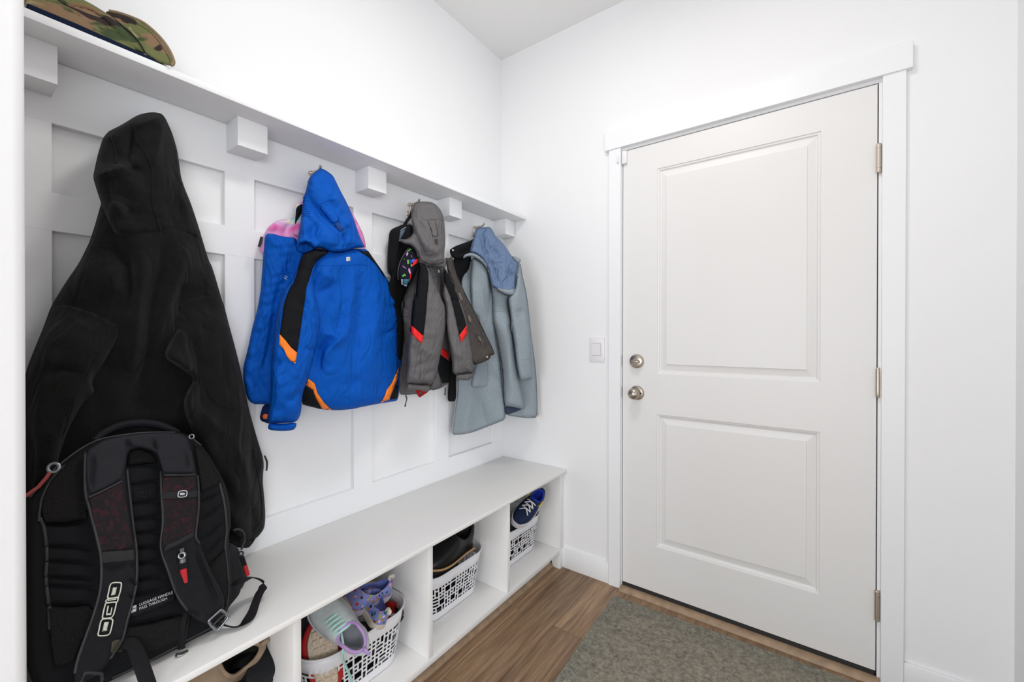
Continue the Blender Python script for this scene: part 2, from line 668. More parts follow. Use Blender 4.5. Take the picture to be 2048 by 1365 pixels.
# ------------------------------------------------------------------ rug
def rug_mat():
    m = mat('rug_pile', (0.22, 0.205, 0.175), 0.95, bump=(260, 0.6, 0.003))
    nt = m.node_tree
    L = nt.links.new
    b = nt.nodes['Principled BSDF']
    tc = nt.nodes.new('ShaderNodeTexCoord')
    n = nt.nodes.new('ShaderNodeTexNoise')
    n.inputs['Scale'].default_value = 62
    n.inputs['Detail'].default_value = 8
    n.inputs['Roughness'].default_value = 0.75
    n.inputs['Distortion'].default_value = 0.7
    L(tc.outputs['Object'], n.inputs['Vector'])
    cr = nt.nodes.new('ShaderNodeValToRGB')
    e = cr.color_ramp.elements
    e[0].position = 0.36
    e[0].color = (0.128, 0.115, 0.092, 1)
    e[1].position = 0.66
    e[1].color = (0.38, 0.342, 0.27, 1)
    L(n.outputs['Fac'], cr.inputs['Fac'])
    # worn blue-green towards the edges
    n2 = nt.nodes.new('ShaderNodeTexNoise')
    n2.inputs['Scale'].default_value = 9
    n2.inputs['Detail'].default_value = 6
    L(tc.outputs['Object'], n2.inputs['Vector'])
    sx = nt.nodes.new('ShaderNodeSeparateXYZ')
    L(tc.outputs['Object'], sx.inputs[0])
    # object origin at the rug centre: |x| and |y| from the middle
    def absn(s, half):
        q = nt.nodes.new('ShaderNodeMath'); q.operation = 'ABSOLUTE'
        L(s, q.inputs[0])
        t = nt.nodes.new('ShaderNodeMapRange')
        t.inputs[1].default_value = half-0.10
        t.inputs[2].default_value = half-0.0
        L(q.outputs[0], t.inputs[0])
        return t.outputs[0]
    mxm = nt.nodes.new('ShaderNodeMath'); mxm.operation = 'MAXIMUM'
    L(absn(sx.outputs[0], 0.55), mxm.inputs[0])
    L(absn(sx.outputs[1], 0.36), mxm.inputs[1])
    mu = nt.nodes.new('ShaderNodeMath'); mu.operation = 'MULTIPLY'
    L(mxm.outputs[0], mu.inputs[0])
    L(n2.outputs['Fac'], mu.inputs[1])
    # far corner is bluer
    t2 = nt.nodes.new('ShaderNodeMapRange')
    t2.inputs[1].default_value = 0.15
    t2.inputs[2].default_value = 0.5
    L(sx.outputs[0], t2.inputs[0])
    t3 = nt.nodes.new('ShaderNodeMath'); t3.operation = 'MULTIPLY'
    t3.inputs[1].default_value = 0.30
    L(t2.outputs[0], t3.inputs[0])
    t4 = nt.nodes.new('ShaderNodeMath'); t4.operation = 'MULTIPLY'
    L(t3.outputs[0], t4.inputs[0])
    L(n2.outputs['Fac'], t4.inputs[1])
    sm = nt.nodes.new('ShaderNodeMath'); sm.operation = 'ADD'; sm.use_clamp = True
    L(mu.outputs[0], sm.inputs[0])
    L(t4.outputs[0], sm.inputs[1])
    mx = nt.nodes.new('ShaderNodeMix'); mx.data_type = 'RGBA'; mx.blend_type = 'MULTIPLY'
    mx.inputs['B'].default_value = (0.78, 0.93, 0.96, 1)
    L(sm.outputs[0], mx.inputs['Factor'])
    L(cr.outputs[0], mx.inputs['A'])
    L(mx.outputs['Result'], b.inputs['Base Color'])
    return m


bm = bmesh.new()
box(bm, (-0.55, -0.36, 0), (0.55, 0.36, 0.009), 0.004, 2)
# inset border ridge
for k in (0.028,):
    for (a0, a1, b0, b1) in ((-0.55+k, 0.55-k, 0.36-k-0.006, 0.36-k), (-0.55+k, 0.55-k, -0.36+k, -0.36+k+0.006), (-0.55+k, -0.55+k+0.006, -0.36+k, 0.36-k), (0.55-k-0.006, 0.55-k, -0.36+k, 0.36-k)):
        box(bm, (a0, b0, 0.0085), (a1, b1, 0.0105), 0.001, 1)
rug = obj('doormat_rug', bm, rug_mat(), None, 40)
rug.rotation_euler = (0, 0, 0.034)
rug.location = (0.7184+0.55+0.012, -0.0936-0.36+0.019, FLOOR)
tag(rug, 'worn grey-green low pile rug on the wood floor in front of the door', 'rug')

# ================================================================== soft goods: sewn panels with depth, folds and thickness
def chaikin(P, it=2):
    P = np.array(P, float)
    for _ in range(it):
        Q = np.roll(P, -1, 0)
        a = P*0.8+Q*0.2
        b = P*0.2+Q*0.8
        P = np.stack([a, b], 1).reshape(-1, P.shape[1])
    return P


def densify(P, step, closed=True):
    out = []
    N = len(P)
    for i in range(N if closed else N-1):
        a, b = P[i], P[(i+1) % N]
        n = max(1, int(round(np.hypot(*(b-a))/step)))
        for k in range(n):
            out.append(a+(b-a)*k/n)
    if not closed:
        out.append(P[-1])
    return np.array(out)


def seg_dist(P, A, B):
    """distance of each P to each segment -> min distance, and param along"""
    d = B-A
    L2 = (d**2).sum(1)+1e-12
    best = np.full(len(P), 1e18)
    par = np.zeros(len(P))
    cum = np.concatenate([[0], np.cumsum(np.sqrt(L2))])
    for i in range(len(A)):
        t = np.clip(((P-A[i])@d[i])/L2[i], 0, 1)
        q = A[i]+t[:, None]*d[i]
        e = ((P-q)**2).sum(1)
        m = e < best
        best = np.where(m, e, best)
        par = np.where(m, (cum[i]+t*np.sqrt(L2[i]))/cum[-1], par)
    return np.sqrt(best), par


def inside(P, poly):
    x, y = P[:, 0], P[:, 1]
    r = np.zeros(len(P), bool)
    j = len(poly)-1
    for i in range(len(poly)):
        xi, yi = poly[i]
        xj, yj = poly[j]
        c = ((yi > y) != (yj > y)) & (x < (xj-xi)*(y-yi)/((yj-yi) if abs(yj-yi) > 1e-12 else 1e-12)+xi)
        r ^= c
        j = i
    return r


class TPS:
    def __init__(self, pts, reg=1e-3):
        pts = np.array(pts, float)
        self.c = pts[:, :2]/100.0
        v = pts[:, 2]
        n = len(pts)
        r = np.sqrt(((self.c[:, None]-self.c[None])**2).sum(-1))
        K = np.where(r > 0, r*r*np.log(r+1e-12), 0) + reg*np.eye(n)
        A = np.zeros((n+3, n+3))
        Pm = np.hstack([np.ones((n, 1)), self.c])
        A[:n, :n] = K
        A[:n, n:] = Pm
        A[n:, :n] = Pm.T
        self.w = np.linalg.lstsq(A, np.concatenate([v, [0, 0, 0]]), rcond=None)[0]
        self.lo, self.hi = v.min()-0.02, v.max()+0.02

    def __call__(self, P):
        q = P/100.0
        r = np.sqrt(((q[:, None]-self.c[None])**2).sum(-1))
        K = np.where(r > 0, r*r*np.log(r+1e-12), 0)
        n = len(self.c)
        return np.clip(K@self.w[:n] + self.w[n] + q@self.w[n+1:], self.lo, self.hi)


_rs = np.random.RandomState(7)
_WK = [(_rs.uniform(0, 2*PI), _rs.uniform(0.6, 1.8), _rs.uniform(0, 2*PI)) for _ in range(10)]


def wrinkle(P, lam):
    """soft creases: warped sum of sines, about +-1"""
    q = P*(2*PI/lam)
    s = np.zeros(len(P))
    for a, f, ph in _WK:
        arg = (q[:, 0]*math.cos(a)+q[:, 1]*math.sin(a))*f+ph
        s += np.sin(arg + 1.3*np.sin(0.47*(q[:, 0]*math.sin(a*1.7)-q[:, 1]*math.cos(a*1.7))+ph*2))
    return s/4.0


class Field:
    """distance from the wall over the photo region of one panel"""
    def __init__(self, poly, ctrl, puff, edge, folds, wr, wl, flush=None):
        self.poly, self.puff, self.edge, self.folds, self.wr, self.wl = poly, puff, edge, folds, wr*1.3, wl
        self.flush = None if flush is None else (np.array(flush[0], float), flush[1])
        self.base = ctrl if callable(ctrl) else TPS(ctrl)

    def prof(self, P):
        d, _ = seg_dist(P, self.poly, np.roll(self.poly, -1, 0))
        d = np.where(inside(P, self.poly), d, 0)
        pr = np.sqrt(np.clip(1-(1-np.clip(d/self.edge, 0, 1))**2, 0, 1))
        if self.flush:
            L, wd = self.flush
            e, _ = seg_dist(P, L[:-1], L[1:])
            t = np.clip(e/wd, 0, 1)
            pr = pr*t*t*(3-2*t)
        return pr, d

    def __call__(self, P, off=0.0):
        P = np.asarray(P, float)
        pr, d = self.prof(P)
        x = self.base(P) + self.puff*pr
        for f in self.folds:
            L, wd, am = f[0], f[1], f[2]
            e, t = seg_dist(P, L[:-1], L[1:])
            x = x + 2.1*am*np.exp(-(e/wd)**1.35)*np.sin(PI*np.clip(t*0.94+0.03, 0, 1))**0.6
        if self.wr:
            x = x + self.wr*wrinkle(P, self.wl)*np.clip(d/12, 0, 1)
        return x + off


def crop(ox, oy, s):
    return lambda *p: [(ox+a/s, oy+b/s) for a, b in p]


def sheet(name, outl, ctrl, m, parent, puff=0.02, edge=28, th=0.02, folds=(), step=6.0, wr=0.0012, wl=60,
          sharp=False, xmin=0.0205, seams=(), seam_r=0.0012, off=0.0, it=2, flush=None, zmin=None):
    step = step*0.72
    edge = edge*0.75
    """a closed padded panel: front relief + back along the sight line, joined at the hem"""
    poly = np.array(outl, float) if sharp else chaikin(outl, it)
    poly = densify(poly, step)
    F = ctrl if isinstance(ctrl, Field) else Field(poly, ctrl, puff, edge, [(np.array(a, float), b, c) for a, b, c in folds], wr, wl, flush)
    own = not isinstance(ctrl, Field)
    lo, hi = poly.min(0), poly.max(0)
    gx = np.arange(lo[0]-step, hi[0]+step, step)
    gy = np.arange(lo[1]-step, hi[1]+step, step*0.866)
    G = np.array([(x+(0.5*step if j % 2 else 0), y) for j, y in enumerate(gy) for x in gx])
    if len(G):
        G = G[inside(G, poly)]
    if len(G):
        d, _ = seg_dist(G, poly, np.roll(poly, -1, 0))
        G = G[d > step*0.55]
    nb = len(poly)
    allp = np.vstack([poly, G]) if len(G) else poly
    r = delaunay_2d_cdt([Vector((float(a), float(b))) for a, b in allp], [(i, (i+1) % nb) for i in range(nb)], [], 1, 1e-5)
    V = np.array([(v.x, v.y) for v in r[0]])
    faces = [tuple(f) for f in r[2]]
    X = np.maximum(F(V, off), xmin)
    front = at_xn(V[:, 0], V[:, 1], X)
    db, _ = seg_dist(V, poly, np.roll(poly, -1, 0))
    isb = db < 1e-3
    if own:
        pr, _ = F.prof(V)
        XB = np.maximum(np.minimum(F.base(V) - th*pr, X-0.0008), xmin-0.0005)
    else:
        XB = np.maximum(X - th*np.where(isb, 0, 1), xmin-0.0005)
    XB = np.where(isb, X, XB)
    back = at_xn(V[:, 0], V[:, 1], XB)
    if zmin is not None:
        back[:, 2] = np.maximum(back[:, 2], zmin)
        front[:, 2] = np.maximum(front[:, 2], zmin)
    bm = bmesh.new()
    fv = [bm.verts.new(p) for p in front]
    bv = [fv[i] if isb[i] else bm.verts.new(back[i]) for i in range(len(V))]
    for f in faces:
        try:
            bm.faces.new([fv[i] for i in f])
        except ValueError:
            pass
    for f in faces:
        q = [bv[i] for i in f][::-1]
        if all(isb[i] for i in f):
            continue
        try:
            bm.faces.new(q)
        except ValueError:
            pass
    for s in seams:
        add_seam(bm, F, s, seam_r)
    me = bpy.data.meshes.new(name)
    bmesh.ops.recalc_face_normals(bm, faces=bm.faces)
    bm.to_mesh(me)
    bm.free()
    smooth(me)
    o = link(name, me, m, parent)
    return o, F


def add_seam(bm, F, pts, rad, off=0.0003, st=5):
    P = densify(catmull(pts, 5), st, False)
    _, d = F.prof(P)
    P = P[d > 4.0]
    if len(P) < 3:
        return
    X = np.maximum(F(P, off), 0.021)
    Q = at_xn(P[:, 0], P[:, 1], X)
    tube(bm, Q, rad, 6, n=1)


def line_on(name, F, pts, rad, m, parent, off=0.001, closed=False, flat=1.0, nn=5, st=4):
    P = catmull(pts, nn, closed) if nn > 1 else np.array(pts, float)
    P = densify(P, st, closed)
    Q = at_xn(P[:, 0], P[:, 1], np.maximum(F(P, off), 0.021))
    bm = bmesh.new()
    tube(bm, Q, rad, 8, closed, n=1, flat=flat)
    return obj(name, bm, m, parent, 60)


def tube3(name, pts, rad, m, parent=None, seg=10, closed=False, n=5, flat=1.0, up=None):
    bm = bmesh.new()
    tube(bm, pts, rad, seg, closed, n, flat=flat, up=up)
    return obj(name, bm, m, parent, 60)


def px3(*pts):
    """(u, v, distance from wall) -> points"""
    return [at_x(*p) for p in pts]


def patch(name, outl, F, m, parent, off=0.0038, th=0.0045, sharp=True, step=5.0, it=1):
    """a sewn-on piece that follows the panel below"""
    return sheet(name, outl, F, m, parent, off=off, th=th, sharp=sharp, step=step, it=it)[0]


def lettering(name, text, F, org, ex, ey, m, parent, off=0.003):
    """letters laid on a panel: org = photo point of the baseline start, ex/ey = photo vectors of one em"""
    cu = bpy.data.curves.new('letters', 'FONT')
    cu.body = text
    cu.resolution_u = 2
    o = bpy.data.objects.new('letters', cu)
    C.objects.link(o)
    dg = bpy.context.evaluated_depsgraph_get()
    me = bpy.data.meshes.new_from_object(o.evaluated_get(dg))
    bpy.data.objects.remove(o)
    bpy.data.curves.remove(cu)
    n = len(me.vertices)
    a = np.empty(n*3)
    me.vertices.foreach_get('co', a)
    a = a.reshape(-1, 3)
    P = np.array(org)[None] + a[:, :1]*np.array(ex)[None] + a[:, 1:2]*np.array(ey)[None]
    Q = at_xn(P[:, 0], P[:, 1], F(P, off))
    me.vertices.foreach_set('co', Q.reshape(-1))
    me.update()
    me.name = name
    return link(name, me, m, parent)


def fabric(name, col, rough=0.85, bump=(420, 0.25, 0.002), sheen=0.0, vary=None, crinkle=0.0, cs=16):
    m = mat(name, col, rough, bump=bump, spec=0.12, sheen=sheen, vary=vary)
    if crinkle:
        nt = m.node_tree
        L = nt.links.new
        b = nt.nodes['Principled BSDF']
        fine = b.inputs['Normal'].links[0].from_node
        tc = nt.nodes.new('ShaderNodeTexCoord')
        mp = nt.nodes.new('ShaderNodeMapping')
        mp.inputs['Scale'].default_value = (1, 1, 0.55)
        mp.inputs['Rotation'].default_value = (0.5, 0, 0)
        L(tc.outputs['Object'], mp.inputs['Vector'])
        n = nt.nodes.new('ShaderNodeTexNoise')
        n.inputs['Scale'].default_value = cs
        n.inputs['Detail'].default_value = 2.5
        n.inputs['Distortion'].default_value = 1.4
        L(mp.outputs[0], n.inputs['Vector'])
        sb = nt.nodes.new('ShaderNodeMath')
        sb.operation = 'SUBTRACT'
        sb.inputs[1].default_value = 0.5
        L(n.outputs['Fac'], sb.inputs[0])
        ab = nt.nodes.new('ShaderNodeMath')
        ab.operation = 'ABSOLUTE'
        L(sb.outputs[0], ab.inputs[0])
        bp = nt.nodes.new('ShaderNodeBump')
        bp.inputs['Strength'].default_value = 1.0
        bp.inputs['Distance'].default_value = crinkle
        L(ab.outputs[0], bp.inputs['Height'])
        L(bp.outputs[0], fine.inputs['Normal'])
    return m

# ================================================================== coat hooks
def coat_hook(y, z, label):
    r = root('coat_hook', label, 'coat hook', (0, 0, 0), 'coat hooks on the top rail')
    bm = bmesh.new()
    lathe(bm, [(0.0, 0.0), (0.013, 0.0), (0.013, 0.002), (0.010, 0.005), (0, 0.006)], (BX, y, z-0.035), (1, 0, 0), 20)
    obj('back_plate', bm, NICKEL2, r, 40)
    arm = tube3('upper_prong', [(BX+0.004, y, z-0.035), (BX+0.012, y, z-0.018), (BX+0.018, y, z-0.004), (BX+0.030, y, z+0.004), (BX+0.048, y, z+0.002), (BX+0.062, y, z+0.006), (BX+0.070, y, z+0.016)],
                [0.0055, 0.0052, 0.005, 0.0048, 0.0045, 0.0045, 0.005], NICKEL2, r, 12)
    bm = bmesh.new()
    lathe(bm, [(0, -0.0085), (0.005, -0.007), (0.0085, 0), (0.005, 0.007), (0, 0.0085)], (BX+0.012, y-0.003, z+0.003), (0, 1, 0), 16)
    obj('scroll', bm, NICKEL2, r, 60)
    tube3('lower_prong', [(BX+0.004, y, z-0.038), (BX+0.014, y, z-0.052), (BX+0.026, y, z-0.056), (BX+0.034, y, z-0.046)],
          [0.005, 0.0045, 0.0042, 0.005], NICKEL2, r, 12)
    settle(r)
    return r


coat_hook(-1.1341, 1.727, 'nickel coat hook holding the blue jacket')
coat_hook(-0.6927, 1.7295, 'nickel coat hook holding the grey hooded jacket')
coat_hook(-0.2573, 1.7225, 'nickel coat hook holding the blue-grey wool coat, nearest the corner')

# ================================================================== black fleece jacket
FLEECE = fabric('black_fleece', (0.0083, 0.0087, 0.0086), 1.0, (900, 0.5, 0.0015), 0.05, vary=(400, 0.35), crinkle=.030, cs=6)
A = crop(0, 0, 2.626)
A2 = crop(0, 420, 2.626)
K = crop(0, 820, 2.505)
R_ = lambda *p: list(p)
fj = root('fleece_jacket', 'large black hooded fleece jacket hanging behind the backpack', 'jacket')
jout = A((560, 960), (500, 1180), (468, 1275)) + A2((462, 185), (415, 280), (345, 380), (268, 505), (235, 600), (185, 720), (133, 855), (119, 960), (118, 1100), (120, 1365)) + \
    R_((47, 1030), (180, 1010), (330, 1010), (440, 1080), (488, 1098), (500, 1075), (505, 1050), (500, 950), (500, 860)) + A2((1280, 950), (1225, 690), (1165, 470), (1115, 300)) + \
    R_((417, 520), (405, 480), (392, 438), (330, 400))
jctrl = [(210, 400, .085), (360, 400, .07), (300, 480, .11), (150, 560, .085), (420, 560, .06), (290, 640, .10), (70, 720, .09), (470, 700, .05), (300, 800, .095), (60, 950, .10), (500, 900, .045), (300, 1000, .09), (490, 1060, .05)]
jf = [(a, b*1.5, c*1.35) for a, b, c in [
    (A2((850, 190), (840, 330), (800, 480), (780, 700), (740, 900), (720, 1080)), 15, -.014),
    (A2((745, 200), (735, 330), (730, 480), (720, 640), (690, 850)), 22, .016),
    (A2((980, 180), (960, 300), (900, 450), (850, 600), (760, 760)), 16, .016),
    (A2((600, 160), (620, 230), (680, 300), (690, 420), (660, 560)), 14, -.014),
    (A2((1100, 330), (1130, 420), (1150, 520)), 22, .010),
    (A2((960, 380), (930, 560)), 14, -.012),
    (A2((450, 240), (410, 400), (400, 480)), 16, .008),
    (A2((560, 300), (620, 430)), 20, .008),
]]
body, FB = sheet('body', jout, jctrl, FLEECE, fj, seam_r=.0020, puff=.05, edge=70, th=.03, folds=jf, step=7, wr=.0022, wl=90,
                 seams=[A2((265, 508), (350, 505), (450, 532), (545, 570), (625, 618)), A2((940, 515), (990, 480), (1060, 452), (1165, 458)),
                        A2((462, 188), (520, 190), (590, 196)), A2((480, 245), (430, 380), (405, 500)), A2((1085, 330), (1080, 400), (1085, 450))])
# sleeves
sl = A2((625, 618), (610, 690), (540, 815), (480, 900), (500, 960), (430, 1020), (360, 1150), (310, 1290), (290, 1450)) + R_((60, 1000), (47, 960)) + A2((119, 1200), (119, 960), (133, 855), (185, 720), (235, 600), (268, 508), (350, 500), (450, 530), (545, 568))
sheet('sleeve', sl, lambda P: FB(P)+.002, FLEECE, fj, seam_r=.0020, puff=.05, edge=44, th=.03, flush=(A2((235, 500), (268, 508), (350, 500), (450, 530), (545, 568), (625, 618)), 75), step=7, wr=.0018, wl=70,
      folds=[(A2((240, 850), (320, 835), (430, 860)), 9, -.006), (A2((250, 560), (240, 700), (230, 850)), 18, .006), (A2((430, 900), (330, 1150), (290, 1300)), 16, .006), (A2((350, 540), (420, 600), (500, 640)), 16, .006)],
      seams=[A2((520, 600), (470, 780), (400, 980), (330, 1180)), A2((575, 640), (540, 720), (450, 880), (350, 1080))])
sr = A2((940, 515), (985, 478), (1060, 452), (1165, 458), (1195, 575), (1225, 685), (1255, 800), (1287, 950), (1310, 1062), (1350, 1200), (1388, 1320)) + \
    R_((525, 960), (528, 990), (531, 1030), (529, 1058), (515, 1076), (498, 1084), (470, 1075), (440, 1020), (425, 960), (400, 900)) + A2((1000, 1150), (965, 1050), (965, 985), (1025, 885), (950, 835), (865, 780), (868, 730), (930, 640))
_, FS = sheet('sleeve', sr, lambda P: FB(P)+.002, FLEECE, fj, seam_r=.0020, puff=.045, edge=34, th=.03, flush=(A2((940, 515), (985, 478), (1060, 452), (1185, 458)), 70), step=7, wr=.0018, wl=70,
              folds=[(A2((870, 770), (950, 800), (1025, 880)), 14, .014), (A2((1040, 620), (1120, 640)), 14, -.008), (A2((960, 560), (1010, 700), (1060, 850), (1090, 1000)), 16, -.007), (A2((1025, 900), (990, 1000), (1010, 1120)), 14, .012),
                     (A2((1180, 560), (1230, 750), (1290, 1060)), 14, .008), (A2((1060, 1060), (1150, 1150), (1200, 1180)), 12, .006), (R_((470, 880), (500, 960), (510, 1040)), 10, .010), (R_((440, 950), (470, 1020)), 14, -.008)],
              seams=[A2((1060, 880), (1090, 950), (1150, 1020), (1280, 1050)), A2((1030, 720), (1045, 850), (1060, 1000)), R_((505, 900), (522, 990), (522, 1040), (505, 1062))])
sheet('cuff', R_((455, 1062), (490, 1076), (515, 1070), (508, 1084), (497, 1098), (470, 1095), (452, 1080)), lambda P: FS.base(P), FLEECE, fj, seam_r=.0020, puff=.02, edge=14, th=.02, step=5)
# hood
ho = A((590, 680), (640, 655), (720, 605), (770, 592), (810, 589), (850, 597), (870, 622), (905, 700), (930, 785), (940, 850), (950, 930), (970, 990), (1000, 1062), (1030, 1150), (1065, 1262), (1000, 1255), (840, 1240), (700, 1245), (620, 1245), (590, 1210), (540, 1095), (500, 975), (488, 930), (498, 880), (515, 805), (540, 725), (570, 690))
hctrl = [(215, 270, .10), (310, 228, .075), (340, 290, .075), (190, 350, .11), (270, 330, .12), (240, 440, .13), (380, 440, .075), (310, 400, .12), (230, 470, .14), (400, 478, .08)]
hood, FH = sheet('hood', ho, hctrl, FLEECE, fj, puff=.045, edge=32, th=.04, step=6, wr=.0026, wl=70,
                 folds=[(A((700, 660), (690, 760), (675, 840), (690, 878), (740, 900)), 10, -.014), (A((860, 620), (835, 760), (805, 880)), 12, .009), (A((500, 930), (560, 905), (640, 885), (700, 870)), 9, .018),
                        (A((600, 720), (610, 800), (640, 850)), 13, -.007), (A((720, 660), (780, 640), (860, 610)), 9, .010), (A((930, 900), (960, 1040), (1000, 1150)), 12, .008), (A((660, 1060), (700, 1140), (760, 1080)), 16, -.006), (A((585, 1060), (660, 1130)), 12, .008), (A((900, 700), (920, 900), (950, 1150)), 14, -.008)],
                 seams=[A((705, 670), (720, 740), (760, 800), (795, 880), (800, 960), (798, 1060), (820, 1140), (845, 1225)), A((570, 905), (575, 960), (585, 1040), (605, 1130), (630, 1200)), A((600, 1240), (700, 1238), (850, 1232), (960, 1240), (1062, 1258)), A((572, 700), (600, 780), (610, 860))], seam_r=.0024)
# zip at the open front edge on the right
ZIPB = mat('black_zip', (0.012, 0.012, 0.013), 0.35)
tube3('zip_pull', px3((529, 912, .062), (534, 925, .062), (533, 942, .062)), [.0022, .003, .0026], ZIPB, fj)
settle(fj)

# ================================================================== blue jacket
BLUE = fabric('blue_shell', (0.0012, 0.092, 0.48), 0.7, (650, 0.22, 0.0012), crinkle=.024, cs=11)
BLACKF = fabric('black_shell', (0.0085, 0.009, 0.011), 0.8, (650, 0.25, 0.0012))
NAVYI = fabric('navy_lining', (0.006, 0.018, 0.085), 0.8)
ORANGE = mat('orange_reflective', (1.0, 0.235, 0.012), 0.6)
WHITEL = mat('white_label', (0.80, 0.82, 0.84), 0.5)
B1 = crop(470, 320, 5.25)
B2 = crop(470, 560, 4.267)
B0 = crop(420, 300, 2.275)
bj = root('hooded_jacket', 'bright blue hooded ski jacket with orange and black trim on hook', 'jacket')
bctrl = [(560, 520, .07), (640, 500, .12), (700, 500, .12), (760, 560, .08), (680, 600, .14), (620, 700, .12), (700, 720, .15), (790, 700, .075), (640, 810, .11), (720, 810, .13), (795, 800, .075)]
# open front flap
fo = B1((318, 768), (420, 780), (505, 806), (640, 815), (660, 900), (740, 960), (800, 1150), (740, 1365)) + B2((560, 300), (480, 700), (400, 1062), (305, 1064), (110, 1062), (60, 785), (110, 590), (150, 395), (190, 262), (222, 70)) + B1((270, 1365), (290, 1100), (300, 930))
fl, FF = sheet('front_panel', fo, [(535, 470, .065), (600, 480, .10), (540, 600, .06), (590, 600, .085), (510, 700, .055), (560, 720, .075), (495, 805, .05), (540, 805, .07)], BLUE, bj, puff=.022, edge=22, th=.015, step=6, wr=.0022, wl=26,
               folds=[(B2((370, 60), (330, 300), (290, 520), (230, 800)), 5, -.006), (B2((300, 300), (240, 620), (170, 900)), 5, .003), (B1((505, 806), (500, 960), (480, 1130)), 4, -.004), (B1((640, 960), (560, 1120), (510, 1340)), 8, -.007), (B2((200, 250), (300, 220)), 5, -.004), (B2((140, 490), (280, 410)), 6, -.004), (B2((110, 850), (190, 790)), 5, -.004), (B2((400, 60), (360, 200), (330, 420), (315, 700)), 9, -.008)],
               seams=[B2((380, 60), (330, 330), (300, 480), (225, 700), (150, 980)), B2((155, 1000), (230, 1004), (305, 1006)), B1((470, 1190), (560, 1186), (650, 1185)), B1((508, 806), (505, 940), (490, 1060))], seam_r=.0013)
sheet('inner_flap', B2((240, 1060), (330, 1060), (330, 1235), (280, 1228), (203, 1197)), [(525, 815, .045), (545, 850, .045), (520, 840, .04)], NAVYI, bj, puff=.008, edge=8, th=.006, step=5, wr=0)
bm = bmesh.new()
lathe(bm, [(0, 0), (.0085, 0), (.0085, .003), (.006, .005), (0, .0055)], at_x(531.5, 833, .056), (0.8, -0.6, 0), 18)
obj('snap_button', bm, mat('orange_button', (0.95, 0.14, 0.02), 0.4), bj, 40)
# right sleeve peeking out behind the back
sheet('sleeve', B2((1385, 190), (1420, 290), (1440, 480), (1432, 640), (1404, 790), (1397, 1000), (1380, 1036), (1300, 1045), (1300, 600), (1340, 250)), lambda P: TPS(bctrl)(P)-0.035, BLUE, bj, puff=.02, edge=14, th=.012, step=6)
# back
bo = B1((830, 935), (960, 945), (1100, 965), (1240, 930), (1370, 935)) + B0((720, 460), (762, 520), (790, 560), (818, 610), (840, 665), (862, 695)) + B2((1378, 215), (1385, 300), (1390, 500), (1397, 745), (1392, 850), (1396, 985), (1378, 1034), (1240, 1056), (1100, 1082), (1000, 1105), (900, 1114), (825, 1113), (740, 1108), (650, 1085), (573, 1067), (530, 900), (560, 600), (560, 200)) + B1((730, 1250), (760, 1060))
back, FBk = sheet('back_panel', bo, bctrl, BLUE, bj, puff=.032, edge=38, th=.02, step=6, wr=.0016, wl=55,
                  folds=[(B2((940, -60), (930, 200), (880, 420), (800, 640)), 16, -.010), (B2((1070, -60), (1060, 250), (1030, 560), (1000, 800)), 18, -.013), (B2((1000, -40), (1000, 200), (960, 500)), 14, .008), (B2((760, 460), (830, 470), (900, 500), (830, 560), (770, 640), (730, 760)), 9, .016), (B2((800, 520), (740, 600), (720, 780)), 9, -.014),
                         (B2((870, 20), (780, 80), (690, 130)), 8, -.009), (B2((840, 60), (830, 230)), 10, -.008), (B2((1380, 430), (1300, 450), (1250, 500)), 6, -.009), (B2((1370, 380), (1240, 375)), 4, -.004), (B2((1200, 40), (1230, 300), (1160, 560), (1180, 900)), 22, .010), (B2((1290, 150), (1310, 250), (1370, 210)), 7, -.008), (B2((1250, 300), (1340, 300)), 4, -.004), (B2((1060, 820), (980, 950)), 14, -.006), (B2((1180, 850), (1260, 980)), 12, -.006), (B1((1080, 1130), (1100, 1365)), 12, -.008), (B1((850, 1140), (1050, 1250), (1080, 1365)), 12, .008)],
                  seams=[B1((855, 1118), (980, 1108), (1150, 1105), (1300, 1098), (1400, 1108)), B2((575, 1030), (720, 1056), (830, 1072), (950, 1066), (1080, 1040), (1240, 1008), (1390, 985))], seam_r=.0013)
patch('hem_stripe', B2((627, 845), (680, 885), (705, 970), (760, 1050), (826, 1111), (742, 1106), (712, 1050), (690, 1010), (665, 940), (606, 900)), FBk, ORANGE, bj)
patch('hem_corner', B2((606, 903), (665, 942), (690, 1010), (712, 1050), (740, 1105), (650, 1083), (576, 1065), (560, 960)), FBk, BLACKF, bj)
patch('hem_stripe', B2((1396, 750), (1387, 845), (1352, 935), (1332, 985), (1320, 1022), (1242, 1053), (1275, 1000), (1295, 940), (1340, 880)), FBk, ORANGE, bj)
patch('hem_corner', B2((1387, 850), (1394, 985), (1378, 1015), (1322, 1024), (1334, 985), (1354, 935)), FBk, BLACKF, bj)
patch('shoulder_panel', B0((676, 458), (722, 462), (762, 522), (790, 562), (800, 585), (760, 527), (722, 487)), FBk, BLACKF, bj)
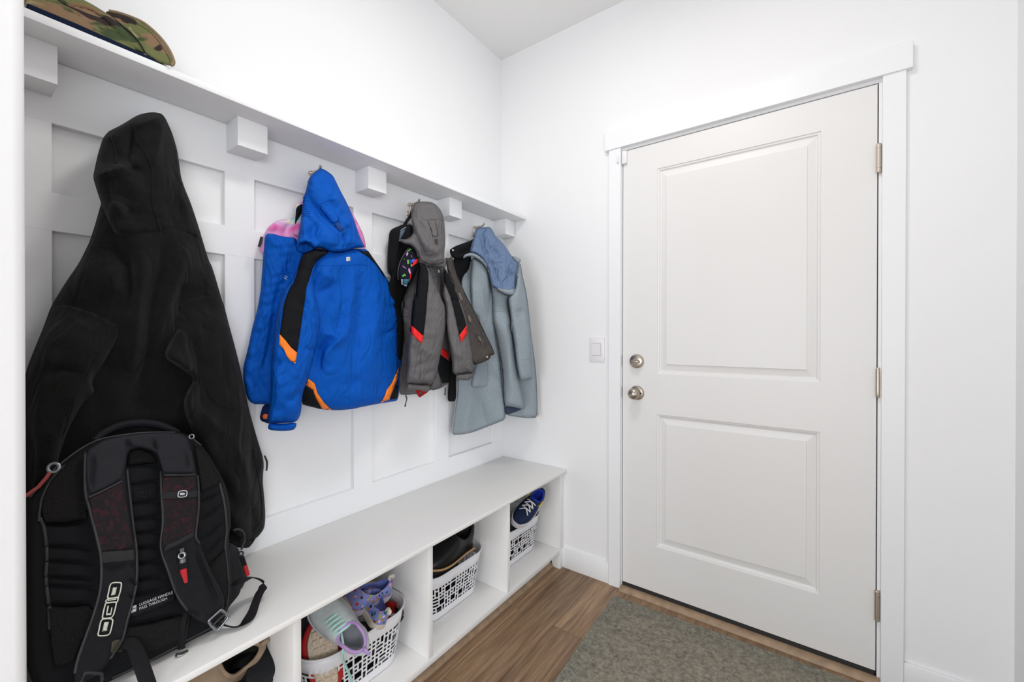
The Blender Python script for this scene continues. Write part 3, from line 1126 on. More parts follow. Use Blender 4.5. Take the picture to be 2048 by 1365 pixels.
# left sleeve
so = B1((835, 938), (905, 950), (990, 962), (930, 1015), (855, 1070), (850, 1110), (830, 1200)) + B2((665, 40), (690, 150), (735, 340), (715, 480), (690, 600), (640, 780), (590, 930), (572, 1000), (566, 1130), (530, 1216), (400, 1226), (284, 1230), (272, 1185), (298, 1062), (305, 800), (320, 560), (350, 330), (395, 130), (455, 30)) + B1((575, 1300), (640, 1180), (680, 1060), (720, 978))
sctrl = [(620, 520, .15), (640, 505, .15), (580, 600, .14), (620, 600, .165), (560, 700, .15), (630, 690, .165), (545, 800, .135), (600, 790, .15), (540, 845, .12), (590, 845, .13)]
slv, FSl = sheet('sleeve', so, sctrl, BLUE, bj, puff=.045, edge=24, th=.03, step=6, wr=.0018, wl=45,
                 folds=[(B2((600, 590), (690, 605)), 5, -.006), (B2((330, 740), (400, 690)), 6, -.006), (B2((430, 1025), (520, 1020)), 5, -.005), (B2((350, 1130), (420, 1060)), 7, -.005), (B2((640, 100), (700, 330)), 10, .004), (B2((460, 1170), (540, 1160)), 6, -.005), (B2((330, 860), (420, 900)), 8, .004), (B2((560, 960), (500, 1000)), 6, -.005), (B2((420, 1190), (430, 1215)), 4, -.005), (B2((340, 1190), (350, 1220)), 4, -.005)],
                 seams=[B1((860, 1110), (820, 1150), (840, 1230), (880, 1290))], seam_r=.0013)
patch('sleeve_panel', B1((838, 938), (905, 948), (988, 962), (930, 1012), (855, 1066), (815, 1140), (790, 1225), (762, 1320)) + B2((624, 8), (610, 70), (590, 210), (572, 340), (552, 480), (530, 622), (455, 550), (382, 465), (390, 400), (402, 330), (412, 250), (426, 175), (455, 100), (488, 25)) + B1((600, 1330), (650, 1190), (682, 1055), (722, 978)), FSl, BLACKF, bj)
line_on('panel_seam', FSl, B1((660, 1140), (720, 1132), (800, 1140)), .0012, BLACKF, bj, off=.0035)
patch('sleeve_stripe', B2((382, 465), (430, 515), (480, 580), (530, 622), (516, 715), (470, 690), (440, 650), (415, 590), (376, 553)), FSl, ORANGE, bj, off=.0045)
sheet('cuff', B2((284, 1224), (400, 1230), (528, 1215), (520, 1262), (495, 1286), (400, 1292), (280, 1284)), lambda P: FSl.base(P)+.012, BLUE, bj, puff=.02, edge=12, th=.02, step=4.5, wr=.0012, wl=9)
sheet('collar', B1((640, 920), (680, 860), (760, 840), (850, 880), (850, 970), (730, 1000), (650, 970)), [(595, 495, .115), (630, 490, .125), (610, 505, .115)], BLUE, bj, puff=.012, edge=10, th=.01, step=5)
# hood
bh = B1((900, 86), (960, 112), (1030, 165), (1065, 235), (1100, 310), (1190, 480), (1250, 620), (1310, 810), (1368, 920), (1310, 925), (1240, 932), (1170, 955), (1100, 966), (1010, 962), (960, 945), (885, 918), (826, 936), (800, 895), (760, 868), (720, 868), (690, 885), (650, 914), (645, 870), (662, 815), (690, 640), (708, 500), (718, 390), (745, 325), (770, 205), (800, 160), (840, 125))
bhood, FBh = sheet('hood', bh, [(640, 340, .085), (620, 400, .10), (680, 400, .10), (660, 450, .14), (610, 480, .14), (720, 480, .12), (600, 495, .15), (650, 500, .16)], BLUE, bj, puff=.04, edge=24, th=.035, step=5, wr=.0014, wl=40,
                   folds=[(B1((760, 330), (780, 430), (900, 560), (1000, 660), (1120, 780)), 8, -.014), (B1((870, 270), (950, 370), (1060, 420), (1160, 560)), 11, .012), (B1((900, 260), (980, 400)), 7, -.008), (B1((1140, 770), (1130, 850), (1080, 900)), 7, -.010), (B1((760, 600), (830, 700), (800, 800), (880, 860)), 11, -.010), (B1((690, 880), (760, 855), (820, 890)), 7, .012), (B1((1160, 640), (1200, 700)), 8, .009), (B1((790, 200), (780, 300)), 6, -.006), (B1((840, 150), (800, 250), (770, 330)), 8, .008), (B1((880, 880), (1000, 920), (1240, 900)), 6, -.007), (B1((730, 640), (720, 780)), 9, .007)],
                   seams=[B1((840, 500), (940, 440), (1050, 415)), B1((880, 885), (960, 910), (1100, 935), (1220, 905), (1340, 880)), B1((730, 400), (770, 450), (800, 520), (760, 590)), B1((830, 560), (950, 680), (1090, 800))], seam_r=.0013)
for k in range(9):
    v0 = 390 + k*24
    line_on('elastic_ruche', FBh, B1((716-k*1.5, v0+8), (740, v0), (770+k*2, v0+10)), .0020, BLUE, bj, off=.0002)
patch('hood_tab', B1((880, 500), (975, 468), (1040, 545), (1105, 635), (1065, 650), (1020, 672)), FBh, BLUE, bj, off=.004, th=.006)
DBLUE = mat('hook_tape_blue', (0.008, 0.06, 0.26), 0.9)
patch('hook_tape', B1((1035, 682), (1100, 652), (1145, 735), (1100, 752)), FBh, DBLUE, bj, off=.002)
lb = patch('brand_tag', B1((1168, 1021), (1211, 1018), (1213, 1062), (1170, 1065)), FBk, WHITEL, bj, off=.003)
lb['label'] = 'small square white tag with a grey snowflake'
FLK = mat('tag_grey', (0.35, 0.42, 0.50), 0.6)
bm = bmesh.new()
for a in range(3):
    t = a*PI/3
    P = np.array(B1((1190-14*math.cos(t), 1042-14*math.sin(t)), (1190+14*math.cos(t), 1042+14*math.sin(t))))
    Q = at_xn(P[:, 0], P[:, 1], FBk(P, .0034))
    tube(bm, Q, .0007, 6, n=1)
obj('snowflake_mark', bm, FLK, lb)
for q in (((569.4, 551.6), (571.0, 553.2)), ((571.6, 552.6), (572.8, 554.6)), ((573.0, 555.4), (574.8, 554.2)), ((568.4, 555.2), (569.2, 557.2)), ((570.0, 556.8), (571.4, 558.2)), ((571.2, 557.2), (572.8, 559.8))):
    line_on('chest_print', FF, list(q), .0009, WHITEL, bj, off=.002, nn=1, st=1)
settle(bj)

# ================================================================== pastel jacket behind the blue one
def pastel_mat():
    m = fabric('pastel_dye', (0.8, 0.4, 0.6), 0.8)
    nt = m.node_tree
    b = nt.nodes['Principled BSDF']
    tc = nt.nodes.new('ShaderNodeTexCoord')
    n = nt.nodes.new('ShaderNodeTexNoise')
    n.inputs['Scale'].default_value = 7
    n.inputs['Distortion'].default_value = 2.0
    n.inputs['Detail'].default_value = 1
    nt.links.new(tc.outputs['Object'], n.inputs['Vector'])
    cr = nt.nodes.new('ShaderNodeValToRGB')
    e = cr.color_ramp.elements
    e[0].position = .36
    e[0].color = (.80, .17, .45, 1)
    e[1].position = .72
    e[1].color = (.50, .78, .82, 1)
    for p, c in ((.46, (.80, .36, .62)), (.56, (.66, .45, .76)), (.64, (.84, .72, .58))):
        k = e.new(p)
        k.color = (*c, 1)
    nt.links.new(n.outputs['Fac'], cr.inputs['Fac'])
    nt.links.new(cr.outputs[0], b.inputs['Base Color'])
    return m


PASTEL = pastel_mat()
pj = root('pastel_jacket', 'pink and lilac tie-dye jacket mostly hidden behind the bright blue jacket', 'jacket')
pb, FP = sheet('body', B1((298, 1010), (250, 940), (270, 880), (300, 790), (340, 715), (400, 660), (470, 628), (560, 622), (630, 604), (760, 600), (1190, 480), (1240, 570), (1300, 680), (1350, 790), (1380, 930), (1300, 1100), (900, 1200), (420, 1150)), [(530, 460, .045), (600, 450, .05), (540, 520, .045), (700, 440, .05), (730, 520, .045), (640, 560, .05)], PASTEL, pj, puff=.018, edge=14, th=.012, step=6, wr=.001, wl=30,
               folds=[(B1((610, 620), (560, 690), (520, 790)), 5, -.008), (B1((430, 650), (340, 740)), 6, .006)], seams=[B1((600, 640), (540, 700), (518, 800))], seam_r=.0008)
sheet('hood', B1((632, 660), (622, 560), (628, 486), (700, 436), (740, 425), (900, 400), (900, 800), (600, 820)), [(600, 410, .06), (640, 400, .065), (590, 470, .065), (640, 470, .07)], PASTEL, pj, puff=.012, edge=10, th=.01, step=5)
sheet('hood_lining', B1((642, 494), (712, 456), (716, 530), (680, 590), (650, 640), (626, 690), (634, 600)), [(600, 420, .082), (606, 410, .082), (592, 450, .082)], BLACKF, pj, puff=.003, edge=6, th=.004, step=4, wr=0)
tube3('zip_pull', px3((523.5, 474, .07), (521, 486, .07), (518, 494, .07)), [.0042, .005, .0042], ZIPB, pj, flat=.5)
settle(pj)

# ================================================================== grey jacket with red trim
GREY = fabric('grey_shell', (0.145, 0.138, 0.142), 0.8, (650, 0.25, 0.0012), crinkle=.022, cs=14)
GREYB = fabric('brown_grey_lining', (0.075, 0.066, 0.062), 0.8, (650, 0.25, 0.0012), crinkle=.025, cs=18)
REDR = mat('red_reflective', (0.86, 0.010, 0.008), 0.6)
G1 = crop(760, 390, 6.5)
G2 = crop(780, 580, 5.686)
gj = root('hooded_jacket', 'grey hooded ski jacket with black and red sleeve trim on hook', 'jacket')
gctrl = [(800, 560, .06), (830, 540, .12), (860, 560, .15), (890, 540, .12), (840, 650, .15), (880, 650, .15), (810, 700, .06), (860, 740, .13), (900, 720, .12), (930, 640, .09), (970, 690, .08), (815, 780, .07), (880, 780, .11)]
gT = TPS(gctrl)
# left front panel, mostly in shade
sheet('front_panel', G1((515, 870), (470, 910), (430, 930), (400, 1060), (350, 1200), (290, 1365)) + G2((150, 150), (130, 260), (150, 440), (148, 700), (112, 960), (98, 1190), (190, 1196), (300, 1188), (450, 1145), (595, 1100), (580, 700), (430, 300), (430, 0)) + G1((640, 1200), (620, 950)), lambda P: gT(P)-.055, GREY, gj, puff=.02, edge=18, th=.012, step=5, wr=.0016, wl=26,
      folds=[(G2((160, 180), (200, 240), (260, 180)), 5, -.005), (G2((170, 330), (240, 300)), 5, -.005)], seams=[G2((110, 1150), (250, 1160), (450, 1115))], seam_r=.0013)
# back
gb, FG = sheet('back_panel', G1((590, 900), (700, 918), (818, 925), (850, 960), (980, 1180), (1010, 1365)) + G2((800, 200), (700, 500), (690, 700), (672, 820), (668, 1060), (596, 1110), (545, 1132), (450, 1150), (440, 900), (520, 600), (430, 200), (420, 0)) + G1((600, 1100)), lambda P: gT(P)-.035, GREY, gj, puff=.025, edge=16, th=.015, step=5, wr=.0014, wl=30,
               folds=[(G2((640, 420), (610, 560), (590, 640)), 6, -.006), (G1((820, 960), (825, 1150), (800, 1340)), 6, -.010)], seams=[G1((665, 1055), (730, 1060), (820, 1058))], seam_r=.0013)
patch('hem_corner', G2((575, 735), (625, 762), (674, 815), (668, 1058), (596, 1066), (560, 960), (545, 890)), FG, BLACKF, gj)
patch('hem_stripe', G2((585, 655), (625, 680), (674, 722), (675, 815), (640, 785), (574, 735)), FG, REDR, gj, off=.0045)
sheet('hem', G2((545, 900), (590, 1090), (595, 1108), (450, 1150), (460, 1080), (520, 980)), FG, GREY, gj, off=.002, th=.006, step=5)
# right front, inside out
gr, FGr = sheet('front_lining', G1((845, 805), (890, 830), (925, 800), (940, 810), (962, 900), (1000, 1050), (1060, 1180), (1150, 1365)) + G2((920, 160), (1060, 440), (1192, 715), (1178, 742), (1146, 746), (1136, 786), (1060, 826), (958, 862), (900, 800), (850, 500), (740, 100), (700, 0)) + G1((950, 1200), (880, 1000)), [(885, 515, .145), (905, 540, .15), (925, 600, .17), (985, 705, .215), (940, 725, .185), (900, 600, .15), (955, 640, .19)], GREYB, gj, puff=.014, edge=10, th=.01, step=5, wr=.0012, wl=30,
                folds=[(G2((840, 0), (920, 200), (1040, 450), (1130, 700)), 4, -.006), (G2((905, 480), (1000, 560), (1050, 740)), 4, -.004), (G1((930, 820), (985, 1050)), 4, -.004)],
                seams=[G2((960, 822), (1060, 778), (1100, 755)), G1((940, 830), (990, 1040), (1060, 1230), (1120, 1365)), G2((880, 200), (1000, 430), (1110, 640), (1148, 745))], seam_r=.0013)
HOOK = mat('hook_tape_tan', (0.17, 0.135, 0.115), 0.9, bump=(900, .6, .002), vary=(300, .4))
for q in (G2((775, 35), (800, 40), (828, 115), (800, 122)), G2((882, 298), (905, 292), (932, 372), (908, 384)), G2((990, 535), (1025, 528), (1055, 600), (1018, 614))):
    patch('hook_tape', q, FGr, HOOK, gj, off=.004, th=.003)
bm = bmesh.new()
P = np.array(G2((1105, 765)))
lathe(bm, [(0, 0), (.0045, 0), (.0045, .002), (.002, .003), (0, .003)], at_xn(P[:, 0], P[:, 1], FGr(P, .001))[0], (.8, -.6, 0), 14)
obj('snap', bm, mat('brass_snap', (.6, .45, .2), .3, 1.0), gj, 40)
# left sleeve
gs, FGs = sheet('sleeve', G1((512, 878), (590, 900), (625, 950), (690, 1110), (760, 1260), (800, 1355)) + G2((520, 0), (590, 110), (631, 200), (632, 420), (605, 600), (565, 780), (535, 950), (500, 1040), (458, 1084), (330, 1080), (196, 1070), (184, 1015), (200, 870), (206, 700), (222, 500), (232, 400), (255, 150), (275, 20)) + G1((455, 1365), (470, 1200), (490, 1020)), [(848, 535, .16), (840, 600, .17), (870, 620, .18), (820, 700, .155), (870, 690, .175), (820, 765, .14), (855, 765, .15)], GREY, gj, puff=.04, edge=18, th=.03, step=5, wr=.0016, wl=34,
                folds=[(G2((290, 900), (330, 850), (380, 820)), 5, -.006), (G2((350, 620), (430, 720), (520, 720)), 8, .006), (G2((260, 640), (330, 780)), 7, -.005), (G2((380, 940), (420, 960), (500, 900)), 6, -.005), (G2((400, 500), (550, 500)), 9, .004), (G2((220, 1010), (250, 1060)), 4, -.005), (G2((380, 1040), (390, 1075)), 4, -.006), (G2((450, 1050), (440, 1075)), 4, -.005)],
                seams=[G2((345, 620), (350, 800), (345, 1060)), G1((520, 1105), (580, 1120), (632, 1142))], seam_r=.0013)
patch('sleeve_panel', G1((512, 880), (588, 903), (612, 950), (628, 1010), (634, 1150), (622, 1260)) + G2((428, 20), (418, 180), (400, 370), (380, 525), (300, 455), (236, 396), (258, 150), (280, 15)) + G1((460, 1340), (480, 1100)), FGs, BLACKF, gj)
patch('sleeve_stripe', G2((233, 396), (300, 452), (380, 526), (362, 615), (290, 545), (226, 482)), FGs, REDR, gj, off=.0045)
sheet('cuff', G2((194, 1064), (300, 1074), (458, 1084), (448, 1155), (400, 1162), (320, 1140), (196, 1146)), lambda P: FGs.base(P)+.01, GREY, gj, puff=.018, edge=9, th=.02, step=4, wr=.001, wl=7)
# right sleeve
grs, FGq = sheet('sleeve', G1((818, 928), (850, 960), (900, 1050), (960, 1160), (1005, 1365), (960, 1365)) + G2((790, 100), (832, 200), (882, 400), (905, 560), (940, 730), (956, 880), (950, 950), (850, 952), (745, 966), (735, 958), (708, 930), (705, 800), (680, 660), (650, 520), (632, 420), (630, 200), (590, 60), (600, 0)) + G1((805, 1340), (825, 1150)), [(890, 560, .16), (910, 620, .175), (900, 680, .175), (930, 690, .185), (910, 745, .175), (935, 740, .185)], GREY, gj, puff=.035, edge=15, th=.025, step=5, wr=.0014, wl=32,
                 folds=[(G2((690, 690), (800, 720), (900, 680)), 8, .005), (G2((780, 700), (820, 800), (830, 900)), 8, .005), (G2((860, 600), (900, 720)), 6, -.004), (G2((820, 900), (890, 930)), 5, -.005), (G2((780, 930), (790, 960)), 3, -.004), (G2((890, 920), (880, 950)), 3, -.004)],
                 seams=[G1((900, 1160), (960, 1165))], seam_r=.0013)
patch('sleeve_panel', G1((822, 940), (850, 968), (905, 1065), (958, 1165), (995, 1330)) + G2((748, 10), (792, 150), (835, 280), (870, 402), (790, 515), (762, 390), (722, 205), (690, 80), (662, 0)) + G1((905, 1290), (835, 1130)), FGq, BLACKF, gj)
patch('sleeve_stripe', G2((870, 404), (887, 490), (812, 600), (790, 516)), FGq, REDR, gj, off=.0045)
sheet('cuff', G2((745, 964), (850, 950), (950, 945), (945, 1000), (908, 1012), (905, 1030), (840, 1030), (762, 1020)), lambda P: FGq.base(P)+.006, GREY, gj, puff=.016, edge=8, th=.02, step=4, wr=.001, wl=7)
sheet('collar', G1((490, 740), (600, 840), (840, 830), (870, 850), (850, 960), (720, 930), (600, 930), (515, 905), (495, 850)), [(840, 525, .145), (880, 525, .15), (860, 535, .15)], GREY, gj, puff=.012, edge=8, th=.015, step=4)
# hood
gh, FGh = sheet('hood', G1((455, 95), (530, 86), (600, 86), (662, 92), (705, 110), (742, 137), (800, 212), (828, 300), (842, 400), (850, 560), (850, 640), (838, 720), (835, 790), (842, 850), (830, 885), (760, 905), (700, 916), (600, 902), (520, 868), (500, 800), (450, 705), (390, 658), (330, 650), (280, 620), (246, 600), (245, 578), (340, 578), (400, 545), (430, 490), (428, 420), (408, 330), (404, 270), (412, 180)), [(830, 410, .10), (860, 405, .12), (880, 430, .13), (830, 460, .13), (885, 480, .15), (860, 480, .17), (800, 482, .11), (840, 520, .15), (870, 525, .17)], GREY, gj, puff=.035, edge=16, th=.03, step=4.5, wr=.0012, wl=36,
                folds=[(G1((425, 420), (455, 500), (520, 650), (570, 790), (580, 870)), 4, -.008), (G1((480, 330), (600, 520), (720, 660)), 6, -.007), (G1((530, 760), (640, 820), (760, 800), (830, 720)), 6, -.007), (G1((560, 560), (640, 690), (760, 760)), 8, .007), (G1((470, 330), (430, 200), (500, 130)), 6, -.005), (G1((720, 210), (760, 300), (800, 420)), 6, .006), (G1((440, 440), (480, 560), (500, 680)), 5, -.005), (G1((590, 860), (700, 880), (820, 850)), 4, -.007), (G1((780, 340), (832, 350)), 3, -.005)],
                seams=[G1((540, 270), (580, 322), (690, 318), (826, 312)), G1((430, 430), (470, 520), (520, 660), (566, 800), (600, 870))], seam_r=.0013)
patch('hood_tab', G1((628, 330), (700, 322), (722, 325), (744, 430), (758, 530), (730, 540), (690, 541), (652, 410)), FGh, GREY, gj, off=.004, th=.005)
patch('hook_tape', G1((708, 570), (750, 575), (756, 640), (724, 648)), FGh, GREYB, gj, off=.003, th=.002)
patch('brand_tag', G1((750, 972), (776, 980), (780, 1010), (756, 1012)), FG, WHITEL, gj, off=.010)
# cord pulls at the hem
tube3('cord_pull', px3((811, 791, .07), (813.5, 797, .07), (812, 805, .07), (810, 814, .07)), [.0025, .0025, .002, .0035], ZIPB, gj)
tube3('cord_pull', px3((890, 775, .09), (890.5, 783, .09), (889.5, 791, .09)), [.0025, .003, .003], ZIPB, gj)
settle(gj)

# red garment showing below the grey hem
rj = root('red_garment', 'small red cloth corner hanging below the grey jacket hem', 'clothing')
sheet('hem', G2((300, 1180), (280, 1000), (440, 1000), (440, 1160), (385, 1195), (335, 1232)), [(835, 780, .05), (850, 780, .05), (840, 795, .05)], fabric('red_cloth', (.42, .012, .012), .8), rj, puff=.008, edge=6, th=.006, step=4, wr=0)
bm = bmesh.new()
P = np.array(G2((348, 1182)))
lathe(bm, [(0, 0), (.006, 0), (.006, .002), (0, .003)], at_xn(P[:, 0], P[:, 1], np.array([.0600]))[0], (.8, -.6, 0), 14)
obj('snap_button', bm, ZIPB, rj)
settle(rj)

# ================================================================== black bag by its loop, behind the grey hood
bb = root('black_bag', 'black bag hanging by its loop behind the grey jacket hood', 'bag')
bbody, FBB = sheet('body', G1((240, 408), (270, 392), (330, 386), (425, 382), (470, 560), (480, 900), (300, 1200), (150, 1150), (138, 1048), (95, 1000), (94, 800), (108, 600), (118, 500), (140, 455), (190, 425)), [(785, 470, .05), (815, 460, .075), (780, 540, .045), (810, 560, .06), (790, 570, .045)], BLACKF, bb, puff=.03, edge=14, th=.02, step=4.5, wr=.001, wl=30,
                    folds=[(G1((250, 410), (250, 560), (200, 880), (165, 1030)), 4, .006), (G1((150, 480), (140, 800)), 8, -.004)], seams=[G1((262, 420), (250, 580), (205, 880))])
patch('mesh_lining', G1((262, 480), (330, 440), (310, 500), (285, 575), (250, 578)), FBB, mat('blue_grey_lining', (.085, .12, .16), .8), bb)
tube3('strap_loop', px3((826, 422, .075), (821, 432, .078), (814, 442, .075), (808, 452, .07)), .0065, BLACKF, bb, flat=.35)
tube3('zipper', px3((801, 462, .098), (806, 458, .10), (812, 455, .10)), .0018, mat('zip_teeth', (.3, .32, .33), .4), bb)
settle(bb)

# black jacket the patterned bag hangs in front of
kb = root('dark_jacket', 'plain black jacket hanging between the blue jacket and the grey jacket', 'jacket')
sheet('body', G1((250, 640), (300, 650), (420, 700), (480, 850), (400, 1150), (350, 1210)) + G2((135, 130), (128, 230), (150, 440), (140, 800), (60, 800), (-20, 300), (-40, 0)) + G1((105, 1180), (150, 1050), (200, 900)), [(795, 500, .085), (825, 500, .09), (785, 590, .08), (800, 640, .06), (795, 720, .05)], fabric('matte_black', (.006, .006, .006), .9), kb, puff=.012, edge=12, th=.01, step=5,
      folds=[(G1((225, 650), (210, 800), (190, 900)), 4, .004)])
settle(kb)

# ================================================================== patterned bag
def confetti(name, base, cols, scale):
    m = fabric(name, base, .75)
    nt = m.node_tree
    L = nt.links.new
    b = nt.nodes['Principled BSDF']
    tc = nt.nodes.new('ShaderNodeTexCoord')
    v = nt.nodes.new('ShaderNodeTexVoronoi')
    v.distance = 'CHEBYCHEV'
    v.inputs['Scale'].default_value = scale
    L(tc.outputs['Object'], v.inputs['Vector'])
    cr = nt.nodes.new('ShaderNodeValToRGB')
    cr.color_ramp.interpolation = 'CONSTANT'
    e = cr.color_ramp.elements
    e[0].position = 0
    e[0].color = (*cols[0], 1)
    e[1].position = 1/len(cols)
    e[1].color = (*cols[1], 1)
    for i in range(2, len(cols)):
        k = e.new(i/len(cols))
        k.color = (*cols[i], 1)
    sp = nt.nodes.new('ShaderNodeSeparateColor')
    L(v.outputs['Color'], sp.inputs[0])
    L(sp.outputs[0], cr.inputs['Fac'])
    th = nt.nodes.new('ShaderNodeMath')
    th.operation = 'LESS_THAN'
    th.inputs[1].default_value = .30
    L(v.outputs['Distance'], th.inputs[0])
    mx = nt.nodes.new('ShaderNodeMix')
    mx.data_type = 'RGBA'
    mx.inputs['A'].default_value = (*base, 1)
    L(th.outputs[0], mx.inputs['Factor'])
    L(cr.outputs[0], mx.inputs['B'])
    L(mx.outputs['Result'], b.inputs['Base Color'])
    return m


DKN = fabric('dark_navy_print', (.010, .010, .020), .7)
pbg = root('patterned_bag', 'small dark bag with colourful printed blocks half behind the grey sleeve', 'bag')
pbo, FPB = sheet('body', G1((375, 680), (410, 685), (445, 715), (480, 765), (497, 830), (505, 900), (470, 1000), (420, 1120), (345, 1215), (320, 1200), (285, 1170), (262, 1110), (232, 1110), (225, 1030), (232, 950), (262, 850), (310, 750)), [(818, 500, .13), (830, 510, .135), (805, 550, .12), (820, 560, .13), (812, 575, .12)], DKN, pbg, puff=.025, edge=12, th=.03, step=4, wr=.0008, wl=30)
line_on('piping', FPB, G1((378, 690), (320, 765), (268, 860), (240, 960), (232, 1050), (240, 1105)), .0022, mat('piping_grey', (.05, .05, .055), .6), pbg)
for c, q in (((.10, .55, .06), ((352, 735), (395, 700), (410, 702), (372, 735))), ((.12, .40, .06), ((350, 845), (375, 842), (380, 895), (355, 900))), ((.02, .13, .75), ((384, 848), (450, 832), (455, 872), (395, 892))), ((.50, .30, .62), ((340, 770), (360, 738), (368, 765), (348, 800))), ((.62, .33, .60), ((372, 955), (388, 960), (402, 1020), (385, 1028), (368, 985))),
              ((.45, .25, .6), ((295, 918), (340, 955), (338, 964), (296, 930))), ((.10, .50, .08), ((285, 1050), (325, 1025), (340, 1060), (318, 1050), (300, 1070))), ((.10, .42, .06), ((398, 905), (415, 900), (420, 930), (402, 938))), ((.10, .5, .08), ((312, 830), (320, 828), (320, 836), (313, 838))), ((.5, .15, .4), ((402, 785), (408, 783), (420, 815), (413, 812))),
              ((.03, .17, .23), ((300, 1100), (385, 1095), (370, 1150), (340, 1195), (302, 1150))), ((.75, .68, .62), ((274, 1094), (298, 1098), (300, 1170), (276, 1165))), ((.7, .55, .75), ((300, 1158), (350, 1175), (340, 1192), (310, 1180)))):
    patch('printed_block', G1(*q), FPB, mat('print', c, .6), pbg, off=.002, th=.002)
patch('red_trim', G1((488, 828), (494, 850), (492, 885), (450, 905), (420, 932), (415, 920), (440, 865), (465, 838)), FPB, REDR, pbg, off=.004)
patch('red_trim', G1((400, 1010), (408, 1015), (398, 1080), (384, 1138), (380, 1130), (388, 1060)), FPB, REDR, pbg, off=.004)
settle(pbg)

# ================================================================== black jacket behind the wool coat
W1 = crop(880, 440, 6.5)
W2 = crop(880, 640, 5.686)
wb = root('dark_jacket', 'black collared jacket hanging behind the blue-grey wool coat', 'jacket')
_, FWB = sheet('collar', W1((440, 225), (420, 260), (340, 290), (200, 340), (125, 388), (130, 440), (165, 500), (300, 520), (420, 440), (480, 260)), [(905, 500, .10), (945, 480, .09), (925, 510, .11)], BLACKF, wb, puff=.016, edge=8, th=.012, step=4.5,
               folds=[(W1((180, 470), (260, 430), (370, 420)), 5, -.006)])
bm = bmesh.new()
P = np.array(W1((168, 397)))
lathe(bm, [(0, 0), (.0035, 0), (.0035, .002), (0, .003)], at_xn(P[:, 0], P[:, 1], FWB(P, .001))[0], (.8, -.6, 0), 12)
obj('snap', bm, mat('snap_metal', (.7, .65, .55), .3, 1.0), wb)
sheet('body', W1((165, 490), (260, 440), (380, 420), (420, 520), (300, 1000), (240, 850)) + W2((180, 690), (185, 930), (90, 932), (88, 850), (100, 700), (90, 300), (40, 0)), [(910, 530, .09), (930, 530, .10), (905, 640, .06), (900, 780, .05), (912, 700, .055)], BLACKF, wb, puff=.012, edge=9, th=.01, step=5)
settle(wb)

# ================================================================== blue-grey wool coat
WOOL = fabric('blue_grey_wool', (.285, .335, .370), .95, (700, .5, .0015), .0, vary=(260, .14))
WLIN = fabric('slate_blue_lining', (.140, .205, .335), .7, (500, .2, .001), crinkle=.030, cs=16)
WHZ = mat('pale_zip_tape', (.6, .62, .63), .5)
wc = root('wool_coat', 'long blue-grey hooded wool coat on the hook nearest the door wall', 'coat')
wctrl = [(930, 600, .11), (960, 540, .14), (1000, 560, .20), (1040, 560, .25), (915, 700, .09), (910, 860, .06), (960, 850, .10), (1000, 700, .19), (1000, 840, .19), (1050, 700, .27), (1070, 830, .295), (1045, 640, .27)]
wT = TPS(wctrl)
# right front edge, behind the sleeve
_, FWr = sheet('front_panel', W1((1000, 560), (1050, 565), (1060, 650), (1075, 730), (1120, 930), (1160, 1200), (1175, 1365)) + W2((1040, 170), (1065, 330), (1090, 560), (1108, 850), (1112, 1112), (1020, 1120), (950, 1117), (870, 1105), (750, 1085), (745, 990), (800, 600), (820, 100)) + W1((960, 900)), lambda P: wT(P)-.02, WOOL, wc, puff=.012, edge=8, th=.004, step=5,
               folds=[(W1((1040, 640), (1090, 900), (1140, 1200)), 3, -.004), (W2((1045, 200), (1085, 600), (1090, 1080)), 3, -.004)], seams=[W2((1035, 100), (1085, 560), (1090, 1105))], seam_r=.0013)
line_on('zip_tape', FWr, W1((1052, 575), (1078, 735), (1122, 935), (1160, 1200)) + W2((1042, 190), (1090, 560), (1110, 860), (1113, 1105)), .0012, WHZ, wc)
zq = px3((1076, 826, .29), (1076.5, 833, .29))
tube3('zip_slider', zq, [.004, .0035], NICKEL2, wc, flat=.5)
tube3('zip_puller', px3((1077, 833, .292), (1076.5, 843, .292)), [.0025, .0035], NICKEL2, wc, flat=.4)
# underside of the fold
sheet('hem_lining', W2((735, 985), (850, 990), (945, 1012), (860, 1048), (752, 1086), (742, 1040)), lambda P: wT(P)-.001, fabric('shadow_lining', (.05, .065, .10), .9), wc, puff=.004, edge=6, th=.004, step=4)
# left skirt
wl, FWl = sheet('skirt', W1((275, 512), (300, 500), (395, 505), (640, 640), (700, 1000), (715, 1365)) + W2((640, 200), (690, 480), (715, 780), (745, 1000), (745, 1135), (650, 1175), (530, 1220), (420, 1265), (330, 1292), (250, 1306), (130, 1311), (150, 1150), (178, 950), (195, 800), (192, 690), (260, 500)) + W1((350, 1100), (255, 860), (262, 640)), lambda P: wT(P)-.012, WOOL, wc, puff=.018, edge=9, th=.006, step=5, it=1,
                folds=[(W2((440, 780), (460, 950), (500, 1100), (530, 1190)), 8, -.006), (W2((580, 500), (650, 640), (700, 760)), 8, .005), (W2((340, 780), (330, 1050), (300, 1280)), 9, .006), (W1((395, 520), (396, 800), (395, 1080)), 5, -.008)],
                seams=[W2((455, 850), (500, 1050), (545, 1190)), W2((580, 500), (640, 620), (710, 790))], seam_r=.0013)
line_on('zip_tape', FWl, W1((272, 515), (258, 640), (250, 860)), .0014, WHZ, wc)
line_on('zip_tape', FWl, W2((194, 690), (193, 830), (165, 1050), (132, 1308)), .0012, WHZ, wc)
